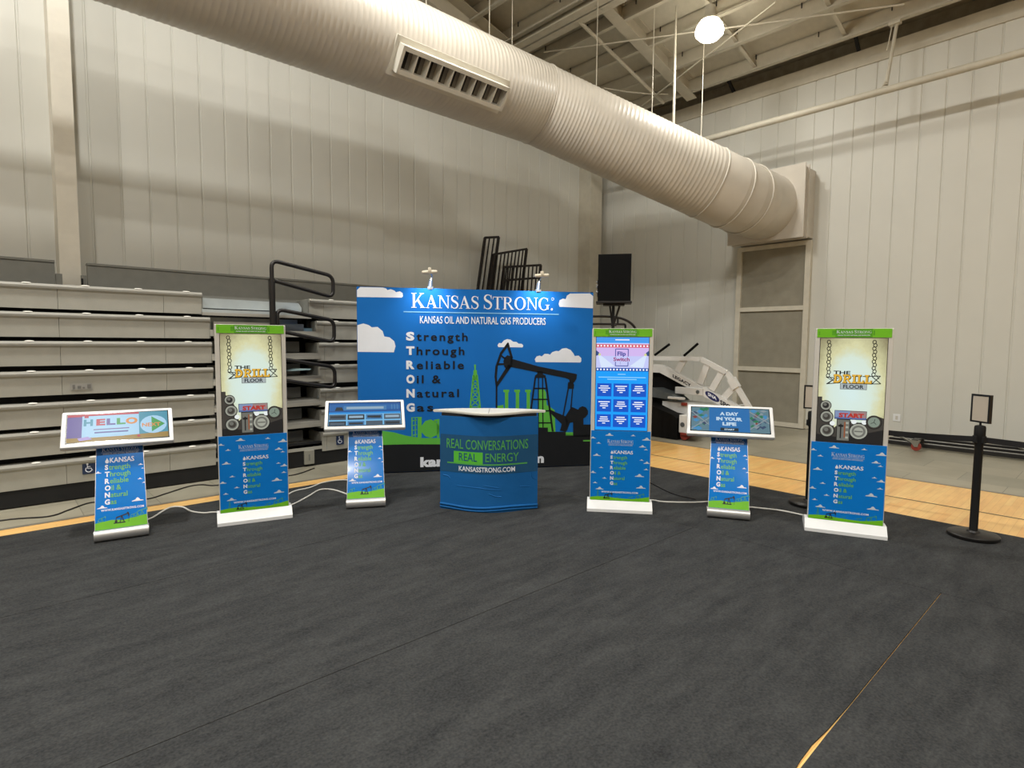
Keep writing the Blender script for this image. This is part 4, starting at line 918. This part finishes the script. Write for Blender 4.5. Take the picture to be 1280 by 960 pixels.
# ------------------------------------------------------------------ counter
CT = thing('promo_counter', 'blue fabric wrapped counter with a white top, in front of the backdrop', 'counter', (3.5525, 4.1935, .007), R(-41.91))
CW = .471
def bulge(x): a = min(1, abs(x)/CW); return -.15*(.45*(math.cos(math.pi*a)*.5+.5)+.55*(1-a*a))
CB = mat('counter_blue', (20, 96, 162), .7, var=.05, scale=4, bump=.25, bscale=9, spec=.25); CD = mat('counter_band', (32, 82, 122), .7, var=.04, spec=.25); CG = mat('counter_green', (86, 168, 84), .7, var=0, spec=.2); CL = mat('counter_lime', (92, 190, 62), .7, var=0, spec=.2)
xs = [-CW+2*CW*i/40 for i in range(41)]
foot = [(x, bulge(x)) for x in xs]+[(CW-.02, .27), (-CW+.02, .27)]
m = MB(); m.prism(foot, 'z', .0, .905, CB); m.build('fabric_wrap', CT, 30)
m = MB(); m.prism([(x*.97, bulge(x)*.97+.005) for x in xs]+[(CW-.03, .26), (-CW+.03, .26)], 'z', .905, .932, BLACKM); m.build('rim', CT, 30)
def topo(k):
    TWd = .545*k; f = [(TWd*(-1+2*i/40), .06-.285*(math.cos(math.pi*abs(-1+2*i/40))*.5+.5)*k) for i in range(41)]
    b = [(TWd*(1-2*i/40), .06+.12*k*(max(0, 1-abs(1-2*i/40)**3.0))) for i in range(1, 40)]
    return f+b
top_m = mat('counter_top_white', (226, 224, 214), .35, var=.02)
m = MB(); A = topo(.985); B = topo(1.0); n = len(A)
vs = [(x, y, .932) for x, y in A]+[(x, y, .942) for x, y in B]+[(x, y, .952) for x, y in B]+[(x, y, .958) for x, y in A]
fs = [[r*n+i, r*n+(i+1) % n, (r+1)*n+(i+1) % n, (r+1)*n+i] for r in range(3) for i in range(n)]+[list(range(n))[::-1], list(range(3*n, 4*n))]
m.add(vs, fs, top_m); tp = m.build('counter_top', CT, 40)
m = MB(); m.box(-.003, .003, -.222, .175, .9575, .9595, mat('seam_grey', (150, 148, 140), .5)); m.build('fold_seam', tp)
c = Canvas(lambda x, y, e: Vector((x, bulge(x)-.0015-e, y)), .0012)
c.rect(-CW+.003, CW-.003, .37, .73, CD, 0, 40, 1)
def ctext(t, x0, x1, z, h, m_, b, L=2): c.text(t, x0, z, h, m_, L, width=x1-x0, bold=b)
ctext('REAL CONVERSATIONS', -.405, .375, .60, .09, CG, .005); c.rect(-.335, -.055, .465, .575, CL, 1, 14, 1); ctext('REAL', -.285, -.11, .487, .075, CD, .005, 3); ctext('ENERGY', -.03, .285, .487, .08, CG, .005)
c.rect(-.40, .368, .452, .465, CG, 1, 34, 1); ctext('KANSASSTRONG.COM', -.285, .25, .388, .046, PW, .02)
c.build('printed_band', CT, fix=False)
# creased hem of the fabric
m = MB()
for z, k in ((.045, .012), (.018, .010)):
    m.tube([(x, bulge(x)-.001, z+.006*math.sin(9*x)) for x in xs], k, CB, 8)
m.build('hem', CT, 50)
for pts in ([(-.3, .24), (-.1, .235), (.0, .222), (.12, .215)], [(.0, .18), (.07, .155), (.12, .15)], [(-.44, .33), (-.39, .325), (-.37, .3)], [(.41, .36), (.42, .31), (.46, .29)], [(.30, .235), (.4, .225)], [(-.05, .26), (.1, .235)]):
    m = MB(); m.tube([(x, bulge(x)+.003, z) for x, z, *_ in [tuple(p) for p in smooth_path([(a, b, 0) for a, b in pts], 4)]], .0065, CB, 6)
    m.build('crease', CT, 60)

# ------------------------------------------------------------------ cords
CORDM = mat('white_cord', (222, 220, 214), .5, var=0); CORDB = mat('black_cord', (28, 24, 22), .5, var=0)
def cord(pts, r, m_, label, z=.007):
    p = smooth_path([(a, b, (q[0] if q else z+r)) for a, b, *q in pts], 6); m = MB(); m.tube(p, r, m_, 8); o = m.build('power_cord', None, 60); tag(o, label, 'cord'); return o
cord([(.98, 5.9), (1.06, 5.95), (1.24, 6.19), (1.34, 6.14), (1.37, 5.93), (1.44, 5.8), (1.52, 5.76), (1.66, 5.62)], .008, CORDM, 'white power cord on the carpet between the HELLO stand and the left kiosk')
cord([(1.95, 5.52), (2.15, 5.53), (2.41, 5.73), (2.61, 5.9), (2.72, 5.8), (2.75, 5.46)], .008, CORDM, 'white power cord on the carpet from the left kiosk to the video stand')
cord([(2.1, 5.7), (2.35, 6.0), (2.57, 6.06), (2.75, 6.17), (2.95, 6.17), (3.1, 6.05)], .008, CORDM, 'white power cord along the carpet edge behind the video stand')
cord([(4.75, 3.48), (4.97, 3.31), (5.02, 3.18), (5.22, 2.98), (5.38, 2.88)], .008, CORDM, 'white power cord on the carpet between the quiz kiosk and the map game stand')
cord([(5.4, 2.68), (5.47, 2.57), (5.54, 2.43), (5.61, 2.27), (5.62, 2.09), (5.60, 1.85)], .008, CORDM, 'white power cord on the carpet from the map game stand to the right kiosk')
cord([(-.6, 6.7), (.04, 6.8), (.37, 6.68), (.53, 6.81), (.72, 6.98), (.9, 6.86), (1.17, 6.77), (1.34, 6.87), (1.6, 7.05), (1.74, 7.05), (1.87, 6.91), (2.3, 6.95), (2.7, 6.85), (3.05, 7.05)], .007, CORDB, 'thin black cord lying on the grey floor along the bleacher base', -.012)
cord([(5.9, 4.3), (5.6, 3.73), (5.38, 3.31), (5.36, 3.02)], .006, CORDB, 'thin black cord on the carpet behind the map game stand')
cord([(4.9, 4.2), (4.95, 3.9), (4.62, 3.62), (4.55, 3.45)], .006, CORDB, 'thin black cord on the carpet behind the quiz kiosk') if False else None

# ------------------------------------------------------------------ belt barrier
def stanchion(label, loc, rz, belt=None):
    t = thing('belt_barrier_post', label, 'barrier post', loc, 0, 'belt barrier posts')
    m = MB(); m.lathe([(.175, 0), (.18, .006), (.18, .028), (.172, .036), (.05, .048), (.04, .06)], BLACK, 40); m.build('base', t, 40)
    m = MB(); m.lathe([(.03, .05), (.03, .79), (.036, .80), (.036, .835), (.04, .84), (.04, .93), (.036, .945), (.02, .95)], BLACKM, 24); p = m.build('post', t, 40)
    m = MB(); 
    for a in (0, 90, 180, 270): m.box(-.016, .016, .03, .05, .805, .86, BLACKM, .002, Matrix.Rotation(R(a)+rz, 4, 'Z'))
    m.build('belt_head', t) if False else m.build('belt_clip', p)
    m = MB(); m.tube([(0, 0, .945), (0, 0, .975)], .008, BLACKM, 8); m.build('sign_stem', t)
    Ms = Matrix.Rotation(rz, 4, 'Z'); W_, H_ = .165, .235
    m = MB(); z0 = .972
    for x0, x1, a, b in ((-W_/2, W_/2, 0, .014), (-W_/2, W_/2, H_-.014, H_), (-W_/2, -W_/2+.014, .014, H_-.014), (W_/2-.014, W_/2, .014, H_-.014)):
        m.box(x0, x1, -.014, .014, z0+a, z0+b, BLACK, 0, Ms)
    f = m.build('sign_frame', t)
    m = MB(); m.box(-W_/2+.013, W_/2-.013, -.011, .011, z0+.013, z0+H_-.013, mat('sign_sheet', (196, 184, 168), .4, var=.02), 0, Ms); m.build('sign_sheet', f)
    if belt:
        d = Vector(belt)-Vector(loc); d.z = 0; L_ = d.length; u = d.normalized(); n = 8
        m = MB(); vs = []
        for i in range(n+1):
            q = u*(.045+(L_-.09)*i/n); sag = -.02*math.sin(math.pi*i/n)
            nx = Vector((-u.y, u.x, 0))*.0012
            for w_ in (-1, 1): vs += [q+nx*w_+Vector((0, 0, .805+sag)), q+nx*w_+Vector((0, 0, .853+sag))]
        fs = []
        for i in range(n):
            a = i*4; b = a+4; fs += [[a, a+1, b+1, b], [a+2, a+3, b+3, b+2], [a+1, a+3, b+3, b+1], [a, a+2, b+2, b]]
        fs += [[0, 1, 3, 2], [n*4, n*4+1, n*4+3, n*4+2]]
        m.add(vs, fs, mat('belt_webbing', (22, 20, 22), .8, var=.1)); m.build('belt', t)
    return t
stanchion('black belt barrier post with a small sign frame, standing alone at the right', (6.093, .869, .007), R(-124), (6.12, -1.0, 0))
stanchion('black belt barrier post half hidden behind the right kiosk', (6.054, 2.175, .007), R(-70), (6.093, .869, 0))
stanchion('black belt barrier post beyond the right edge of the photo', (6.12, -1.0, .007), R(-20))

# ------------------------------------------------------------------ loudspeaker on its stand
spk = thing('loudspeaker', 'black loudspeaker cabinet raised on a stand right of the backdrop', 'loudspeaker', (6.88, 5.3, 2.19), R(-52))
m = MB(); m.prism([(-.23, -.17), (.24, -.2), (.22, .16), (-.16, .16)], 'z', .03, .70, mat('speaker_black', (8, 8, 8), .8, var=.15, spec=.15), None)
m.build('cabinet', spk)
m = MB(); m.box(-.25, .26, -.2, .17, 0.0, .03, BLACK, .004); m.build('tray', spk)
m = MB(); m.box(-.238, -.226, -.12, -.03, .1, .34, mat('speaker_panel', (44, 44, 44), .5)); 
p = m.build('rear_panel', spk)
for i, (y, z) in enumerate(((-.15, .16), (-.1, .18), (-.14, .26), (-.08, .24), (-.1, .31))):
    m = MB(); m.tube([(-.23, y, z), (-.252, y, z)], .014, mat('plug_grey', (150, 150, 150), .3, .5), 10); m.build('plug', spk, 40)
st = thing('speaker_stand', 'black pole stand under the loudspeaker, behind the quiz kiosk', 'stand', (6.88, 5.3, 0), R(-52))
m = MB(); m.tube([(0, 0, .3), (0, 0, 2.18)], .022, BLACK, 12); m.build('pole', st, 40)
m = MB(); m.tube([(.012, 0, 1.9), (.09, 0, 2.16)], .016, BLACK, 8); m.tube([(-.012, 0, 1.9), (-.05, 0, 2.16)], .014, BLACK, 8); m.tube([(-.03, 0, 1.88), (.05, 0, 1.88)], .014, BLACK, 8); m.build('yoke', st, 40)
m = MB(); m.box(-.15, .16, -.12, .12, 2.165, 2.188, BLACK, .003); m.build('top_plate', st)
for a in (30, 150, 270):
    m = MB(); ca, sa = math.cos(R(a)), math.sin(R(a)); m.tube([(0, 0, .9), (ca*.5, sa*.5, .015)], .014, BLACK, 8); m.tube([(0, 0, .35), (ca*.27, sa*.27, .44)], .009, BLACK, 8); m.build('leg', st, 40)
gr = thing('guard_rail', 'black tubular rail frame behind the speaker stand', 'rail', (7.5, 5.75, 0), 0)
m = MB(); O = Vector((7.5, 5.75, 0))
m.tube([p-O for p in round_path([(7.05, 6.25, 0), (7.05, 6.25, 2.04), (7.47, 5.85, 2.045), (7.63, 5.70, 2.02), (7.75, 5.58, 1.93), (7.83, 5.5, 1.75), (7.9, 5.43, 0)], .1)], .02, BLACK, 10); m.build('frame_tube', gr, 40)
m = MB(); m.tube([p-O for p in round_path([(7.05, 6.25, 1.92), (7.67, 5.66, 1.92), (7.68, 5.65, 0)], .03)], .018, BLACK, 8); m.build('lower_rail', gr, 40)
m = MB(); m.tube([Vector((7.58, 5.745, 2.03))-O, Vector((7.58, 5.745, 1.92))-O], .016, BLACK, 8); m.build('strut', gr)

# ------------------------------------------------------------------ folded portable basketball hoop
hp = thing('portable_hoop', 'folded white portable basketball hoop frame with black padding, near the right wall', 'basketball hoop', (9.0, 5.2, 0))
HW = mat('hoop_white', (218, 218, 216), .4, var=.04, spec=.4); HB = mat('hoop_pad', (9, 8, 8), .7, var=.2, spec=.2); HR = mat('hoop_red', (142, 52, 38), .5); HG = mat('hoop_grey', (96, 102, 104), .4, .3)
Q = lambda p, x=0: Vector((x, p[0]-5.2, p[1]))
for x in (0,):
    m = MB(); top = [(6.6, 1.34), (5.05, 1.355), (4.58, 1.14), (4.36, .86), (4.16, .56)]
    for a, b in zip(top[:-1], top[1:]): m.bar(Q(a, x), Q(b, x), .07, .075, HW, (0, 0, 1))
    m.build('upper_frame', hp)
    m = MB(); 
    m.prism([(p[0]-5.2, p[1]) for p in [(6.6, 1.235), (5.81, 1.235), (4.2, .545), (4.2, .45), (4.55, .555), (5.83, 1.09), (6.6, 1.08)]], 'x', x-.05, x+.05, HW)
    m.box(x-.062, x+.05, .62, .625, 1.1, 1.1, HW) if False else None
    bm_ = m.build('main_beam', hp)
    if x == 0:
        c = Canvas(lambda X, Y, e: Vector((-.052-e, -X, Y)), .001)
        def bt(t, y, z, h, m_, w_): # text running down the beam, y falls by .43 per metre
            v, f, W = text_geo(t, .04, 1.05); sl = -.43
            c.add([c.map((5.2-y)+px*w_/W, z+px*w_/W*sl+py*h, .001) for px, py in v], f, m_)
        bt('LEGACY', 5.56, 1.02, .055, mat('print_ink', (34, 34, 44), .5), .36); bt('SPORTS', 4.66, .62, .075, MATS['print_ink'], .38)
        e = []
        for i in range(24):
            a = 2*math.pi*i/24; X = .13*math.cos(a); Y = .062*math.sin(a); e.append(((5.2-4.80)+X, .735+Y-.43*X))
        c.poly(e, mat('oval_navy', (34, 40, 92), .5), 1); v, f, W = text_geo('SNA', .04, 1.0); c.add([c.map((5.2-4.80)-.08+px*.16/W, .735+.008-.04*0-.03+py*.055-.43*(-.08+px*.16/W), .003) for px, py in v], f, PW)
        c.build('lettering', bm_, fix=False)
for y0, y1 in (((5.37, 1.34), (5.5, 1.12)), ((4.92, 1.3), (5.06, .93)), ((4.66, 1.16), (4.84, .84)), ((4.42, .95), (4.62, .72))):
    m = MB(); m.bar(Q(y0, 0), Q(y1, 0), .11, .03, HW, (1, 0, 0)); m.build('lattice_bar', hp)
for y, z in ((5.9, 1.15), (5.0, .86), (4.4, .6)):
    m = MB(); m.tube([Q((y, z), 0), Q((y, z), .4)], .025, HW, 10); m.build('cross_tube', hp, 40)
m = MB(); m.bar(Q((4.5, 1.05), -.01), Q((4.4, .9), -.01), .1, .12, HW); m.build('bracket', hp)
m = MB(); m.box(-.1, -.03, -.24, .28, .74, .86, HW, .01); m.tube([(-.115, -.16, .8), (-.09, -.16, .8)], .03, HG, 12); m.build('link_arm', hp)
for a, b in (((6.04, 1.40), (5.74, 1.60)), ((5.44, 1.40), (5.18, 1.615))):
    m = MB(); m.tube([Q(a, .1), Q(b, .1)], .022, HB, 10); m.build('rod', hp, 40)
# padding and base
m = MB(); m.prism([(6.6-5.2, 1.075), (5.83-5.2, 1.085), (5.3-5.2, .80), (5.5-5.2, .70), (6.6-5.2, .70)], 'x', .06, .44, HB); m.build('beam_pad', hp)
m = MB(); m.prism([(6.6-5.2, .64), (6.02-5.2, .61), (5.3-5.2, .41), (5.22-5.2, .36), (5.2-5.2, .0), (6.6-5.2, .0)], 'x', -.45, .4, HB); m.build('base_pad', hp)
m = MB(); m.prism([(.46, .53), (.15, .425), (-.1, .40), (-.55, .52), (-.55, .58), (.1, .60), (.46, .60)], 'x', -.2, .3, HW); m.build('base_cover', hp)
m = MB(); m.prism([(1.2, .78), (.62, .82), (.25, .73), (.1, .63), (.6, .66), (1.2, .68)], 'x', -.25, .1, HG); m.build('cylinder_cover', hp)
m = MB(); m.box(-.3, -.22, .0, .3, .66, .7, HW, .008); m.build('link', hp)
for y, z in ((.02, .56), (-.28, .5), (-.4, .54)):
    m = MB(); m.box(-.24, -.19, y-.05, y+.05, z, z+.05, HR, .006); m.build('red_fitting', hp)
m = MB(); m.box(-.42, -.1, -.16, -.01, .12, .42, HW, .01); m.tube([(-.43, -.08, .26), (-.41, -.08, .26)], .04, HG, 14); m.build('ballast_box', hp)
m = MB(); m.tube([(-.4, -.1, .07), (-.3, -.1, .07)], .07, HR, 18); m.box(-.44, -.2, -.3, -.05, .085, .125, HR, .01); m.build('caster', hp, 40)

# ------------------------------------------------------------------ low folded cart along the right wall
ct = thing('folded_table_cart', 'long low black folded frame on red casters along the right wall', 'cart', (11.1, 1.2, 0))
CS = mat('cart_steel', (150, 148, 140), .35, .6)
for x, z, m_, r in ((.2, .09, BLACK, .022), (.08, .075, CS, .012), (-.04, .07, BLACK, .022), (-.16, .055, CS, .012), (-.26, .04, BLACK, .03)):
    m = MB(); m.box(x-r, x+r, -4, 1.55, z-r, z+r, m_, .004); m.build('rail', ct)
for y in (-3, -1.55, -.25, 1.3):
    m = MB(); m.bar((-.26, y-.1, .075), (.2, y+.2, .115), .03, .02, CS); m.build('cross_bar', ct)
for y in (1.05, -1.35):
    m = MB(); m.tube([(-.62, y, .065), (-.58, y, .065)], .065, HR, 18); m.build('caster_wheel', ct, 40)
    m = MB(); m.prism([(y-.02, .06), (y+.02, .06), (y+.09, .16), (y-.05, .16)], 'x', -.635, -.565, CS); m.box(-.62, -.22, y-.02, y+.06, .15, .17, BLACK); m.box(-.26, -.22, y-.02, y+.06, .06, .15, BLACK); m.build('caster_fork', ct)
ot = thing('wall_outlet', 'small white outlet cover low on the right wall', 'outlet', (XR, 2.79, .30))
m = MB(); m.box(-.012, 0, -.055, .055, 0, .125, WHITE, .003); m.build('plate', ot)
m = MB(); m.box(-.016, -.011, -.018, .018, .03, .095, mat('outlet_face', (206, 202, 192), .4), .002); m.build('socket_face', ot)
